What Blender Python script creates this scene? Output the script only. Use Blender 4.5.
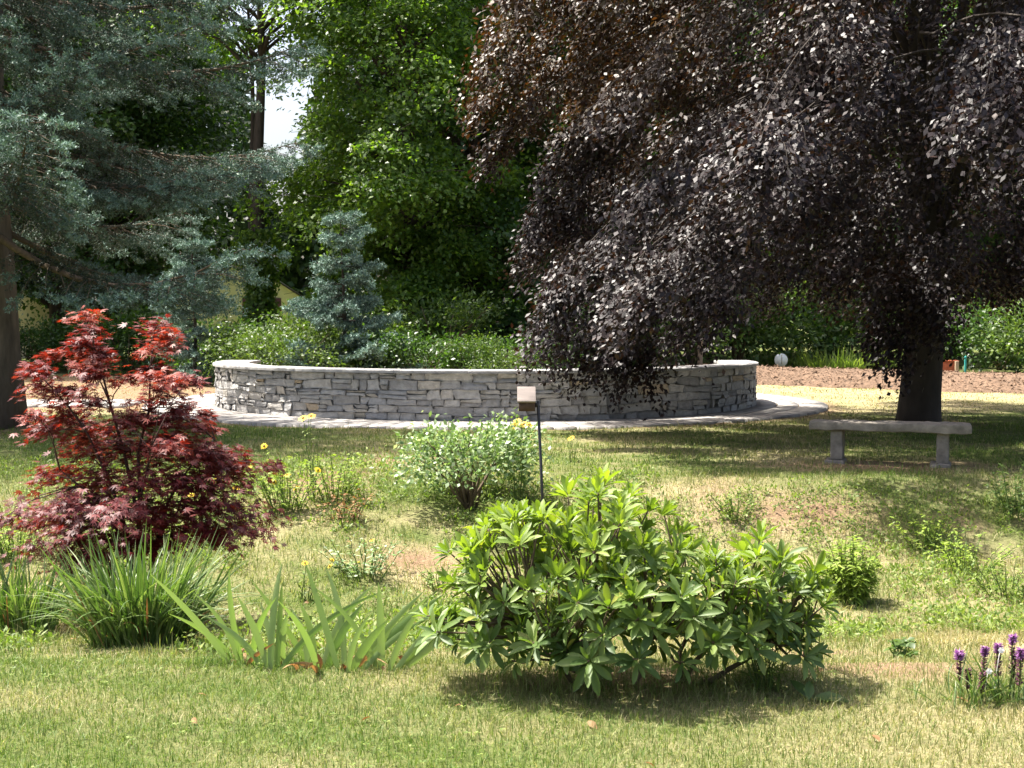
import bpy, math
import numpy as np
from mathutils import Vector

for o in list(bpy.data.objects):
    bpy.data.objects.remove(o)
SC = bpy.context.scene
COL = SC.collection
RAD = math.radians

# ------------------------------------------------------------------ camera, sky, sun, exposure
F_PX = 1250.0                 # focal length in pixels of the 1024 wide frame
EYE = 1.6
HORIZON = 325.0
PITCH = math.atan((384 - HORIZON) / F_PX)
cam_d = bpy.data.cameras.new('camera')
cam = bpy.data.objects.new('camera', cam_d)
COL.objects.link(cam)
cam_d.sensor_width = 36
cam_d.lens = F_PX * 36 / 1024
cam_d.clip_start = 0.1
cam_d.clip_end = 3000
cam.location = (0, 0, EYE)
cam.rotation_euler = (RAD(90) - PITCH, 0, 0)
SC.camera = cam

SUN_AZ, SUN_EL = -63.0, 64.0       # degrees: azimuth from +Y towards +X, elevation
world = bpy.data.worlds.new('World')
SC.world = world
world.use_nodes = True
wn = world.node_tree
bg = wn.nodes['Background']
sky = wn.nodes.new('ShaderNodeTexSky')
sky.sky_type = 'NISHITA'
sky.sun_disc = False
sky.sun_elevation = RAD(SUN_EL)
sky.sun_rotation = RAD(SUN_AZ)
sky.air_density = 1.0
sky.dust_density = 7.0
sky.ozone_density = 1.0
wn.links.new(sky.outputs[0], bg.inputs[0])
bg.inputs[1].default_value = 0.12

sun_d = bpy.data.lights.new('sun', 'SUN')
sun_d.energy = 5.0
sun_d.angle = RAD(0.53)
sun_d.color = (1.0, 0.95, 0.86)
sun = bpy.data.objects.new('sun', sun_d)
COL.objects.link(sun)
sv = Vector((math.sin(RAD(SUN_AZ)) * math.cos(RAD(SUN_EL)), math.cos(RAD(SUN_AZ)) * math.cos(RAD(SUN_EL)), math.sin(RAD(SUN_EL))))
sun.rotation_euler = sv.to_track_quat('Z', 'Y').to_euler()
sun.location = (-20, 20, 40)

SC.view_settings.view_transform = 'Standard'
SC.view_settings.look = 'None'
SC.view_settings.exposure = 1.58
SC.view_settings.gamma = 1
SC.view_settings.use_curve_mapping = False
SC.render.engine = 'CYCLES'
SC.cycles.max_bounces = 6
SC.cycles.diffuse_bounces = 3
SC.cycles.transmission_bounces = 3
SC.cycles.glossy_bounces = 2
SC.cycles.use_denoising = True
SC.cycles.use_adaptive_sampling = True

# ------------------------------------------------------------------ small maths
def rg(seed):
    return np.random.default_rng(seed)

def nrm(v):
    return v / np.maximum(np.linalg.norm(v, axis=-1, keepdims=True), 1e-9)

def sst(a, b, x):
    t = np.clip((np.asarray(x, float) - a) / (b - a), 0, 1)
    return t * t * (3 - 2 * t)

_nz = {}
def wave(x, y, seed, scale):
    """smooth noise, about -1..1"""
    if seed not in _nz:
        r = rg(seed)
        a = r.uniform(0, 2 * np.pi, 9)
        _nz[seed] = (np.cos(a) * r.uniform(.5, 1.6, 9), np.sin(a) * r.uniform(.5, 1.6, 9), r.uniform(0, 6.28, 9))
    cx, cy, ph = _nz[seed]
    v = 0
    for i in range(9):
        v = v + np.sin((cx[i] * x + cy[i] * y) / scale + ph[i])
    return v / 4.5

def terr(x, y):
    x = np.asarray(x, float); y = np.asarray(y, float)
    soft = sst(2.0, -3.0, x)                      # the bank is steep on the right, gentle on the left
    c0 = 11.3 - 2.2 * soft + .25 * wave(x, 0, 5, 1.5)
    c1 = 13.1 + .9 * soft + .2 * wave(x, 0, 6, 1.2)
    t = np.clip((y - c0) / (c1 - c0), 0, 1)
    dip = -(.16 * sst(5.75, 6.5, y) + .40 * sst(6.2, 9.2, y)) * (1 - t * t * (3 - 2 * t))
    z = dip + .3 * sst(37, 60, y) + .012 * wave(x, y, 7, .5) * sst(5.5, 8, y) + .01 * wave(x, y, 8, 1.4)
    return z

def ray(px, py):
    fw = np.array([0, math.cos(PITCH), -math.sin(PITCH)]); up = np.array([0, math.sin(PITCH), math.cos(PITCH)])
    d = fw + np.array([(px - 512) / F_PX, 0, 0]) + up * (384 - py) / F_PX
    return d

def at(px, py, Y):
    """point seen at that pixel at the distance Y"""
    d = ray(px, py); t = Y / d[1]
    return np.array([0, 0, EYE]) + d * t

def gnd(px, py):
    """point of the ground seen at that pixel"""
    d = ray(px, py); t = 3.0
    while t < 200:
        p = np.array([0, 0, EYE]) + d * t
        if p[2] <= terr(p[0], p[1]):
            break
        t += .02
    return np.array([p[0], p[1], float(terr(p[0], p[1]))])

# ------------------------------------------------------------------ mesh building
class G:
    """a heap of vertices and faces that becomes ONE mesh object"""
    def __init__(self):
        self.V = []; self.F = {}; self.n = 0; self.A = {}
    def add(self, V, F, **attr):
        V = np.asarray(V, float).reshape(-1, 3)
        if not isinstance(F, (list, tuple)) or (len(F) and np.isscalar(F[0])):
            F = [F]
        for f in F:
            f = np.asarray(f, int)
            if f.ndim == 1: f = f[None]
            if f.size:
                self.F.setdefault(f.shape[1], []).append(f + self.n)
        for k, a in attr.items():
            self.A.setdefault(k, []).append((self.n, np.broadcast_to(np.asarray(a, float), (len(V),))))
        self.V.append(V); self.n += len(V)
        return self
    def mesh(self, name, mat, origin=(0, 0, 0), smooth=False):
        V = np.concatenate(self.V) - np.asarray(origin, float)
        me = bpy.data.meshes.new(name)
        me.vertices.add(len(V))
        me.vertices.foreach_set('co', V.astype(np.float32).ravel())
        loops = []; starts = []; s = 0
        for k, fs in self.F.items():
            f = np.concatenate(fs)
            loops.append(f.ravel()); starts.append(s + np.arange(len(f)) * k); s += f.size
        loops = np.concatenate(loops); starts = np.concatenate(starts)
        me.loops.add(len(loops)); me.loops.foreach_set('vertex_index', loops.astype(np.int32))
        me.polygons.add(len(starts)); me.polygons.foreach_set('loop_start', starts.astype(np.int32))
        if smooth:
            me.polygons.foreach_set('use_smooth', np.ones(len(starts), bool))
        for k, lst in self.A.items():
            a = np.zeros(len(V), np.float32)
            for st, v in lst:
                a[st:st + len(v)] = v
            at_ = me.attributes.new(k, 'FLOAT', 'POINT'); at_.data.foreach_set('value', a)
        me.update(calc_edges=True); me.validate()
        me.materials.append(mat)
        return me

def leaf4(g, P, U, N, L, W, mid=.45, **attr):
    """kite shaped leaves, one quad each"""
    n = len(P)
    U = nrm(U); S = nrm(np.cross(N, U)); N = np.cross(U, S)
    L = np.broadcast_to(L, (n,))[:, None]; W = np.broadcast_to(W, (n,))[:, None]
    V = np.empty((n, 4, 3))
    V[:, 0] = P
    V[:, 1] = P + U * L * mid + S * W * .5 + N * W * .12
    V[:, 2] = P + U * L
    V[:, 3] = P + U * L * mid - S * W * .5 + N * W * .12
    F = np.arange(n * 4).reshape(n, 4)
    attr = {k: np.repeat(np.broadcast_to(a, (n,)), 4) for k, a in attr.items()}
    g.add(V.reshape(-1, 3), F, **attr)

def leaf8(g, P, U, N, L, W, curl=.15, fold=.18, blunt=False, **attr):
    """broad leaves: pointed outline, folded along the rib and curved"""
    n = len(P)
    U = nrm(U); S = nrm(np.cross(N, U)); N = np.cross(U, S)
    L = np.broadcast_to(L, (n,))[:, None]; W = np.broadcast_to(W, (n,))[:, None]
    st = [(0, .08), (.22, .62), (.5, 1.0), (.78, .72), (1.0, .04)]
    if blunt: st = [(0, .1), (.2, .58), (.5, .98), (.82, .82), (1.0, .16)]
    V = np.empty((n, 15, 3))
    for i, (t, w) in enumerate(st):
        c = P + U * L * t - N * L * curl * t * t
        V[:, 3 * i] = c - S * W * w * .5 + N * W * w * fold
        V[:, 3 * i + 1] = c
        V[:, 3 * i + 2] = c + S * W * w * .5 + N * W * w * fold
    f = []
    for i in range(4):
        a = 3 * i
        f += [[a, a + 1, a + 4, a + 3], [a + 1, a + 2, a + 5, a + 4]]
    F = (np.arange(n)[:, None, None] * 15 + np.array(f)[None]).reshape(-1, 4)
    attr = {k: np.repeat(np.broadcast_to(a, (n,)), 15) for k, a in attr.items()}
    g.add(V.reshape(-1, 3), F, **attr)

def ribbon(g, P, D, N, L, W, bend, seg=7, tipw=.05, fold=.25, **attr):
    """strap leaves: start P, direction D, bending over along 'bend' (vector, grows with t squared)"""
    n = len(P)
    D = nrm(D)
    L = np.broadcast_to(L, (n,))[:, None]; W = np.broadcast_to(W, (n,))[:, None]
    S0 = nrm(np.cross(D, N)); 
    V = np.empty((n, (seg + 1) * 3, 3))
    for i in range(seg + 1):
        t = i / seg
        c = P + D * L * t + bend * (L * t ** 2.2)
        w = (.75 + .25 * math.sin(min(t * 2.2, 1) * 1.57)) * (1 - max(0, (t - .45) / .55) ** 2.0) + tipw * t
        V[:, 3 * i] = c - S0 * W * w * .5
        V[:, 3 * i + 1] = c - np.cross(S0, D) * W * w * fold
        V[:, 3 * i + 2] = c + S0 * W * w * .5
    f = []
    for i in range(seg):
        a = 3 * i
        f += [[a, a + 1, a + 4, a + 3], [a + 1, a + 2, a + 5, a + 4]]
    m = (seg + 1) * 3
    F = (np.arange(n)[:, None, None] * m + np.array(f)[None]).reshape(-1, 4)
    attr = {k: np.repeat(np.broadcast_to(a, (n,)), m) for k, a in attr.items()}
    g.add(V.reshape(-1, 3), F, **attr)

def tube(g, pts, rad, sides=7, cap=True, rough=0.0, rnd=None, **attr):
    pts = np.asarray(pts, float); k = len(pts)
    rad = np.broadcast_to(rad, (k,))
    T = np.gradient(pts, axis=0); T = nrm(T)
    ref = np.array([0., 0, 1]) if abs(T[0][2]) < .9 else np.array([1., 0, 0])
    A = nrm(np.cross(T, ref)); B = np.cross(T, A)
    ang = np.arange(sides) * 2 * np.pi / sides
    rr = rad[:, None] * np.ones((k, sides))
    if rough and rnd is not None:
        rr = rr * (1 + rough * rnd.normal(0, 1, (1, sides)) + rough * .5 * rnd.normal(0, 1, (k, sides)))
    V = pts[:, None] + rr[..., None] * (np.cos(ang)[None, :, None] * A[:, None] + np.sin(ang)[None, :, None] * B[:, None])
    F = []
    for i in range(k - 1):
        for j in range(sides):
            j2 = (j + 1) % sides
            F.append([i * sides + j, i * sides + j2, (i + 1) * sides + j2, (i + 1) * sides + j])
    fs = [np.array(F)]
    if cap:
        fs.append(np.array([[(k - 1) * sides + j for j in range(sides)]]))
        fs.append(np.array([[j for j in reversed(range(sides))]]))
    g.add(V.reshape(-1, 3), fs, **attr)

BOXF = np.array([[0, 3, 2, 1], [4, 5, 6, 7], [0, 1, 5, 4], [1, 2, 6, 5], [2, 3, 7, 6], [3, 0, 4, 7]])
def box(g, c, s, rz=0.0, rx=0.0, **attr):
    c = np.asarray(c, float); s = np.asarray(s, float) / 2
    V = np.array([[-1, -1, -1], [1, -1, -1], [1, 1, -1], [-1, 1, -1], [-1, -1, 1], [1, -1, 1], [1, 1, 1], [-1, 1, 1]]) * s
    if rx:
        a = math.cos(rx); b = math.sin(rx)
        V = np.stack([V[:, 0], V[:, 1] * a - V[:, 2] * b, V[:, 1] * b + V[:, 2] * a], 1)
    if rz:
        a = math.cos(rz); b = math.sin(rz)
        V = np.stack([V[:, 0] * a - V[:, 1] * b, V[:, 0] * b + V[:, 1] * a, V[:, 2]], 1)
    g.add(V + c, BOXF, **attr)

# ------------------------------------------------------------------ objects
def tag(o, label=None, cat=None, group=None, kind=None):
    if label: o['label'] = label
    if cat: o['category'] = cat
    if group: o['group'] = group
    if kind: o['kind'] = kind
    return o

def thing(name, loc, label, cat, group=None):
    o = bpy.data.objects.new(name, None)
    COL.objects.link(o)
    o.location = tuple(float(v) for v in loc)
    o.empty_display_size = .2
    return tag(o, label, cat, group)

def part(name, g, mat, parent=None, smooth=False, root=None, bevel=0):
    """link a heap of geometry given in world coordinates as one mesh under its parent"""
    org = np.zeros(3); q = parent
    while q is not None:
        org = org + np.array(q.location); q = q.parent
    o = bpy.data.objects.new(name, g.mesh(name, mat, org, smooth))
    COL.objects.link(o)
    if parent is not None: o.parent = parent
    if bevel:
        m = o.modifiers.new('bevel', 'BEVEL'); m.width = bevel; m.segments = 2; m.limit_method = 'ANGLE'
    return o

def copy_tree(o, loc, rz=0.0, scale=1.0, label=None, group=None):
    def cp(a, par):
        c = a.copy(); COL.objects.link(c); c.parent = par
        for ch in [x for x in a.children]:
            cp(ch, c)
        return c
    c = cp(o, None)
    c.location = tuple(float(v) for v in loc); c.rotation_euler = (0, 0, rz); c.scale = (scale, scale, scale)
    if label: c['label'] = label
    if group: c['group'] = group
    return c

# ------------------------------------------------------------------ materials
def newmat(name):
    m = bpy.data.materials.new(name); m.use_nodes = True
    nt = m.node_tree
    return m, nt, nt.nodes['Principled BSDF'], nt.nodes['Material Output']

def ramp(nt, fac, stops):
    r = nt.nodes.new('ShaderNodeValToRGB')
    e = r.color_ramp.elements
    while len(e) < len(stops): e.new(.5)
    for k, (p, c) in enumerate(stops):
        e[k].position = p; e[k].color = (*c, 1)
    nt.links.new(fac, r.inputs[0])
    return r.outputs[0]

def noise(nt, scale, detail=3, rough=.6, coord='Object', vec_scale=None):
    tc = nt.nodes.new('ShaderNodeTexCoord')
    n = nt.nodes.new('ShaderNodeTexNoise')
    n.inputs['Scale'].default_value = scale; n.inputs['Detail'].default_value = detail; n.inputs['Roughness'].default_value = rough
    if vec_scale:
        mp = nt.nodes.new('ShaderNodeMapping'); mp.inputs['Scale'].default_value = vec_scale
        nt.links.new(tc.outputs[coord], mp.inputs[0]); nt.links.new(mp.outputs[0], n.inputs[0])
    else:
        nt.links.new(tc.outputs[coord], n.inputs[0])
    return n.outputs['Fac']

def mixc(nt, fac, a, b, mode='MIX'):
    m = nt.nodes.new('ShaderNodeMix'); m.data_type = 'RGBA'; m.blend_type = mode
    for val, idx in ((fac, 0), (a, 6), (b, 7)):
        if hasattr(val, 'links') or hasattr(val, 'is_linked'):
            nt.links.new(val, m.inputs[idx])
        elif idx == 0:
            m.inputs[0].default_value = val
        else:
            m.inputs[idx].default_value = (*val, 1)
    return m.outputs[2]

def mapr(nt, v, a, b, c, d):
    m = nt.nodes.new('ShaderNodeMapRange')
    m.inputs[1].default_value = a; m.inputs[2].default_value = b; m.inputs[3].default_value = c; m.inputs[4].default_value = d
    nt.links.new(v, m.inputs[0]); return m.outputs[0]

def attr(nt, name):
    a = nt.nodes.new('ShaderNodeAttribute'); a.attribute_name = name
    return a.outputs['Fac']

def island(nt):
    return nt.nodes.new('ShaderNodeNewGeometry').outputs['Random Per Island']

def bump(nt, h, bs, strength=.5, dist=.02):
    b = nt.nodes.new('ShaderNodeBump'); b.inputs['Strength'].default_value = strength; b.inputs['Distance'].default_value = dist
    nt.links.new(h, b.inputs['Height']); nt.links.new(b.outputs[0], bs.inputs['Normal'])

def leafmat(name, stops, rough=.5, trans=.35, tcol=(1.1, 1.25, .5), spec=.4, clump=1.0, second=None):
    """leaf: colour differs from leaf to leaf and from clump to clump; lets light through.
    second=(attribute, stops): another set of colours where the attribute is 1 (young growth, dry blades, painted backlight)"""
    m, nt, bs, out = newmat(name)
    isl = island(nt)
    c = ramp(nt, isl, stops)
    if second:
        c = mixc(nt, attr(nt, second[0]), c, ramp(nt, isl, second[1]))
    if clump:
        c = mixc(nt, 1.0, c, ramp(nt, noise(nt, clump, 2), [(.3, (.72, .74, .72)), (.7, (1.25, 1.22, 1.15))]), 'MULTIPLY')
    nt.links.new(c, bs.inputs['Base Color'])
    bs.inputs['Roughness'].default_value = rough
    bs.inputs['Specular IOR Level'].default_value = spec
    if trans:
        t = nt.nodes.new('ShaderNodeBsdfTranslucent')
        nt.links.new(mixc(nt, 1.0, c, tcol, 'MULTIPLY'), t.inputs[0])
        mx = nt.nodes.new('ShaderNodeMixShader'); mx.inputs[0].default_value = trans
        nt.links.new(bs.outputs[0], mx.inputs[1]); nt.links.new(t.outputs[0], mx.inputs[2])
        nt.links.new(mx.outputs[0], out.inputs[0])
    return m

def plain(name, col, rough=.7, var=.25, scale=8, bumpy=0.0, bscale=None, metal=0.0, isl=0.0, vec_scale=None, spec=.3):
    m, nt, bs, out = newmat(name)
    n = noise(nt, scale, 4, .65, vec_scale=vec_scale)
    lo = tuple(v * (1 - var) for v in col); hi = tuple(min(v * (1 + var), .9) for v in col)
    c = ramp(nt, n, [(.3, lo), (.7, hi)])
    if isl:
        c = mixc(nt, 1.0, c, ramp(nt, island(nt), [(0, (1 - isl,) * 3), (1, (1 + isl,) * 3)]), 'MULTIPLY')
    nt.links.new(c, bs.inputs['Base Color'])
    bs.inputs['Roughness'].default_value = rough; bs.inputs['Metallic'].default_value = metal
    bs.inputs['Specular IOR Level'].default_value = spec
    if bumpy:
        bump(nt, noise(nt, bscale or scale * 3, 5, .7, vec_scale=vec_scale), bs, bumpy, .02)
    return m

M = {}
M['bark_grey'] = plain('grey_bark', (.13, .105, .085), .9, .45, 6, .9, 14, vec_scale=(1, 1, .25))
M['bark_dark'] = plain('dark_bark', (.05, .04, .033), .9, .4, 6, .8, 16, vec_scale=(1, 1, .3))
M['bark_beech'] = plain('beech_bark', (.045, .036, .03), .85, .3, 5, .4, 12, vec_scale=(1, 1, .5))
M['twig'] = plain('brown_twig', (.11, .08, .052), .85, .3, 10)
M['twig_red'] = plain('dark_red_twig', (.06, .03, .028), .7, .3, 10)
M['beech_leaf'] = leafmat('copper_beech_leaf', [(0, (.007, .005, .0065)), (.5, (.014, .0085, .012)), (.85, (.024, .014, .017)), (1, (.042, .021, .015))],
                          rough=.5, trans=.16, tcol=(2.2, 1.4, .45), spec=.36, clump=.45,
                          second=('bronze', [(0, (.05, .024, .012)), (.6, (.07, .038, .013)), (1, (.055, .05, .012))]))  # warm set: backlight of the upper left crown put into the colour
M['spruce'] = leafmat('blue_spruce_needle', [(0, (.018, .028, .018)), (.7, (.03, .044, .028)), (1, (.06, .045, .03))], rough=.6, trans=.1, tcol=(1, 1.1, .8),
                      spec=.25, clump=.6, second=('fresh', [(0, (.085, .155, .13)), (.6, (.15, .24, .21)), (1, (.27, .38, .34))]))
M['green_a'] = leafmat('maple_leaf_green', [(0, (.05, .11, .018)), (.5, (.09, .165, .028)), (1, (.15, .225, .045))], rough=.45, trans=.5, tcol=(1.8, 1.9, .5), spec=.45, clump=.35)
M['green_b'] = leafmat('dark_leaf_green', [(0, (.028, .065, .014)), (.6, (.045, .098, .02)), (1, (.07, .13, .025))], rough=.45, trans=.35, tcol=(1.4, 1.6, .5), spec=.45, clump=.35)
M['green_c'] = leafmat('shrub_leaf_green', [(0, (.042, .082, .018)), (.5, (.072, .125, .03)), (1, (.12, .175, .048))], rough=.45, trans=.35, tcol=(1.4, 1.5, .5), clump=.8)
M['woods'] = leafmat('far_leaf', [(0, (.02, .045, .012)), (1, (.05, .095, .02))], rough=.5, trans=.3, clump=.2)
M['grass'] = leafmat('lawn_blade', [(0, (.05, .115, .018)), (.6, (.1, .17, .03)), (1, (.18, .235, .06))], rough=.55, trans=.35, tcol=(1.2, 1.3, .6), spec=.25, clump=0,
                     second=('dry', [(0, (.16, .165, .06)), (.4, (.28, .24, .12)), (.8, (.42, .35, .2)), (1, (.58, .5, .34))]))
M['weed'] = leafmat('weed_leaf', [(0, (.09, .15, .028)), (.5, (.16, .225, .045)), (1, (.25, .3, .08))], rough=.55, trans=.42, clump=0)
M['lime'] = leafmat('lime_leaf', [(0, (.15, .23, .035)), (.5, (.22, .31, .05)), (1, (.3, .37, .08))], rough=.55, trans=.42, tcol=(1.2, 1.3, .6), spec=.3, clump=0)
M['rhodo'] = leafmat('rhododendron_leaf', [(0, (.055, .10, .026)), (.55, (.09, .15, .036)), (.93, (.14, .2, .05)), (.97, (.16, .2, .05)), (1, (.3, .27, .06))], rough=.5, trans=.32, tcol=(1.7, 1.8, .4), spec=.38, clump=0,
                     second=('young', [(0, (.16, .24, .04)), (1, (.24, .31, .06))]))  # paler set: backlight on the upper leaves painted as leaf colour
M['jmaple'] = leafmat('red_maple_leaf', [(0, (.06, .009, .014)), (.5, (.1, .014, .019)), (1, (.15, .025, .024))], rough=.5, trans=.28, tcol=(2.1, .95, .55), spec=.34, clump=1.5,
                      second=('young', [(0, (.17, .026, .022)), (1, (.26, .06, .028))]))  # orange set: light coming through the leaves painted as colour
M['strap'] = leafmat('strap_leaf', [(0, (.05, .095, .024)), (.6, (.1, .165, .045)), (1, (.22, .27, .11))], rough=.42, trans=.3, tcol=(1.2, 1.4, .5), spec=.5, clump=0)
M['iris'] = leafmat('iris_leaf', [(0, (.12, .2, .06)), (.5, (.21, .29, .11)), (1, (.32, .39, .2))], rough=.42, trans=.35, tcol=(1.2, 1.4, .5), spec=.45, clump=0)
M['dryleaf'] = leafmat('dry_leaf', [(0, (.18, .09, .035)), (1, (.32, .2, .09))], rough=.7, trans=.3, tcol=(1.2, .9, .6), clump=0)
M['rose'] = leafmat('pale_shrub_leaf', [(0, (.09, .16, .045)), (.5, (.16, .25, .09)), (.85, (.28, .36, .19)), (1, (.48, .53, .38))], rough=.42, trans=.3, tcol=(1.2, 1.3, .6), clump=0)
M['yellow'] = leafmat('yellow_petal', [(0, (.7, .42, .01)), (1, (.8, .55, .02))], rough=.6, trans=.3, tcol=(1, 1, .5), clump=0)
M['orange_eye'] = plain('flower_eye', (.16, .07, .015), .8, .2, 30)
M['white_petal'] = leafmat('white_petal', [(0, (.75, .74, .76)), (1, (.82, .82, .82))], rough=.6, trans=.3, tcol=(1, 1, 1), clump=0)
M['purple'] = leafmat('purple_flower', [(0, (.3, .12, .34)), (1, (.5, .26, .53))], rough=.6, trans=.3, tcol=(1.2, .9, 1.2), clump=0)
M['bud'] = leafmat('purple_bud', [(0, (.08, .02, .05)), (1, (.16, .05, .09))], rough=.6, trans=.1, clump=0)
M['stem'] = plain('green_stem', (.08, .13, .03), .6, .2, 20)

def stone_mat():
    m, nt, bs, out = newmat('fieldstone')
    c = ramp(nt, island(nt), [(0, (.28, .275, .27)), (.25, (.38, .375, .37)), (.45, (.46, .45, .435)), (.66, (.42, .395, .355)), (.76, (.52, .505, .48)), (.88, (.32, .32, .325)), (.96, (.45, .43, .4)), (1, (.48, .37, .24))])
    c = mixc(nt, 1.0, c, ramp(nt, noise(nt, 9, 6, .7), [(.25, (.65, .63, .6)), (.55, (1, 1, 1)), (.8, (1.35, 1.33, 1.3))]), 'MULTIPLY')
    nt.links.new(c, bs.inputs['Base Color']); bs.inputs['Roughness'].default_value = .85
    bump(nt, noise(nt, 14, 8, .72, vec_scale=(1, 1, 1.8)), bs, .9, .03)
    return m
M['stone'] = stone_mat()
M['stone_core'] = plain('wall_core', (.16, .155, .15), .95, .3, 10)
M['coping'] = plain('light_coping_stone', (.33, .325, .32), .8, .25, 5, .25, 30, isl=.06)
M['paver'] = plain('pale_paver', (.34, .32, .3), .85, .25, 4, .3, 40, isl=.12)
M['bench'] = plain('weathered_granite', (.2, .178, .15), .85, .38, 7, .5, 45)
M['mulch'] = plain('bark_mulch', (.17, .11, .072), .95, .5, 14, .9, 30, isl=.35)
M['black_metal'] = plain('black_metal', (.012, .012, .013), .45, .2, 20, spec=.5)
M['oldwood'] = plain('weathered_wood', (.17, .145, .13), .85, .3, 12, .4, 30, vec_scale=(.15, 1, 1))
M['shadewood'] = plain('shaded_box_wood', (.08, .05, .038), .8, .3, 12, .4, 30)  # darker than the lid: shade on the box front painted in
M['postwood'] = plain('grey_post_wood', (.3, .22, .15), .85, .3, 6, .5, 18, vec_scale=(1, 1, .15))
M['white'] = plain('white_paint', (.8, .8, .78), .6, .03, 5)
M['teal'] = plain('teal_paint', (.03, .25, .24), .5, .1, 9)
M['redbox'] = plain('red_paint', (.36, .09, .045), .7, .2, 9)
M['glass'] = plain('dark_window_glass', (.02, .025, .03), .08, .1, 2, spec=.6)
M['shutter'] = plain('brown_shutter', (.11, .05, .04), .7, .15, 8)
M['roof'] = plain('grey_shingle', (.05, .047, .045), .95, .25, 12, .5, 20)

def siding(name, col):
    m, nt, bs, out = newmat(name)
    tc = nt.nodes.new('ShaderNodeTexCoord'); w = nt.nodes.new('ShaderNodeTexWave')
    w.wave_type = 'BANDS'; w.bands_direction = 'Z'; w.wave_profile = 'SAW'
    w.inputs['Scale'].default_value = 1.1
    nt.links.new(tc.outputs['Object'], w.inputs[0])
    bs.inputs['Base Color'].default_value = (*col, 1); bs.inputs['Roughness'].default_value = .7
    bump(nt, w.outputs['Fac'], bs, 1.0, .03)
    return m
M['yellow_siding'] = siding('yellow_clapboard', (.84, .77, .53))
M['tan_siding'] = siding('tan_clapboard', (.62, .54, .42))

def ground_mat():
    m, nt, bs, out = newmat('lawn_and_soil')
    fine = noise(nt, 34, 5, .75)
    mid = noise(nt, 2.2, 5, .7)
    green = ramp(nt, fine, [(.3, (.055, .075, .022)), (.55, (.1, .125, .035)), (.75, (.17, .17, .065))])
    dry = ramp(nt, fine, [(.28, (.17, .135, .07)), (.5, (.3, .25, .14)), (.75, (.46, .39, .25))])
    soil = ramp(nt, fine, [(.3, (.13, .08, .05)), (.55, (.22, .145, .09)), (.75, (.33, .24, .16))])
    d = nt.nodes.new('ShaderNodeMath'); d.operation = 'ADD'
    nt.links.new(attr(nt, 'dry'), d.inputs[0]); nt.links.new(mapr(nt, mid, .3, .7, -.3, .3), d.inputs[1])
    d.use_clamp = True
    c = mixc(nt, d.outputs[0], green, dry)
    b = nt.nodes.new('ShaderNodeMath'); b.operation = 'MULTIPLY_ADD'; b.use_clamp = True
    nt.links.new(attr(nt, 'bare'), b.inputs[0]); b.inputs[1].default_value = 1.6
    nt.links.new(mapr(nt, mid, .3, .7, -.5, .1), b.inputs[2])
    c = mixc(nt, b.outputs[0], c, soil)
    nt.links.new(c, bs.inputs['Base Color']); bs.inputs['Roughness'].default_value = .95; bs.inputs['Specular IOR Level'].default_value = .1
    bump(nt, noise(nt, 26, 6, .75), bs, .8, .03)
    return m
M['ground'] = ground_mat()

# ------------------------------------------------------------------ the lie of the land
WC = np.array([-.52, 25.8]); WR = 5.45; WALL_T = .6; WALL_H = .82
RING_OUT = 6.85

def dry_at(x, y):
    """0 = green turf, 1 = straw"""
    d = .36 + .3 * wave(x, y, 21, .4) + .28 * wave(x, y, 22, 1.1) + .15 * wave(x, y, 23, .12)
    d = d - .12 * sst(6.6, 5.4, y)
    d = d + .22 * sst(6.3, 7.2, y) * (1 - sst(9.5, 11.5, y))
    d = d - .4 * sst(13, 14.5, y) * (1 - sst(19, 20.5, y)) * sst(3, 7, x + .0 * y)
    d = d - .5 * sst(11.5, 13.5, y) * (1 - sst(19.5, 21, y)) * sst(-2, -4.5, x)
    d = d + .55 * sst(21, 24, y) * sst(4, 6, x) * (1 - sst(34, 37, y))
    d = d + .4 * sst(21, 24, y) * sst(-5, -7, x) * (1 - sst(36, 40, y))
    d = d - .5 * sst(38, 42, y)
    return np.clip(d, 0, 1)

_bare = [(gnd(800, 655), .35, .28), (gnd(900, 665), .45, .3), (gnd(330, 480), .5, .8), (gnd(400, 462), .6, .9), (gnd(880, 466), 1.4, .6),
         (gnd(800, 515), .8, .35), (gnd(410, 560), .5, .3), (gnd(625, 680), .55, .25)]
def bare_at(x, y):
    b = np.zeros(np.broadcast(x, y).shape)
    for p, rx, ry in _bare:
        q = ((x - p[0]) / rx) ** 2 + ((y - p[1]) / ry) ** 2
        b = np.maximum(b, .75 * np.exp(-q))
    b = np.maximum(b, .7 * sst(21.5, 25, y) * sst(-4, -6, x) * (1 - sst(37, 41, y)))
    b = np.maximum(b, .5 * sst(11.6, 12.2, y) * (1 - sst(12.9, 13.5, y)) * sst(1.2, 2.2, x) * np.clip(.4 + wave(x, y, 33, .4), 0, 1))
    rr = np.hypot(x - WC[0], y - WC[1])
    b = np.maximum(b, .55 * (1 - sst(RING_OUT, RING_OUT + .45, rr)))
    tr = np.hypot(x - 6.6, y - 20.2)
    b = np.maximum(b, .6 * (1 - sst(.4, 1.6, tr)))
    b = np.maximum(b, .7 * (1 - sst(.5, 2.4, np.hypot(x + 8.0, y - 19.6))))
    return b

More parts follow.
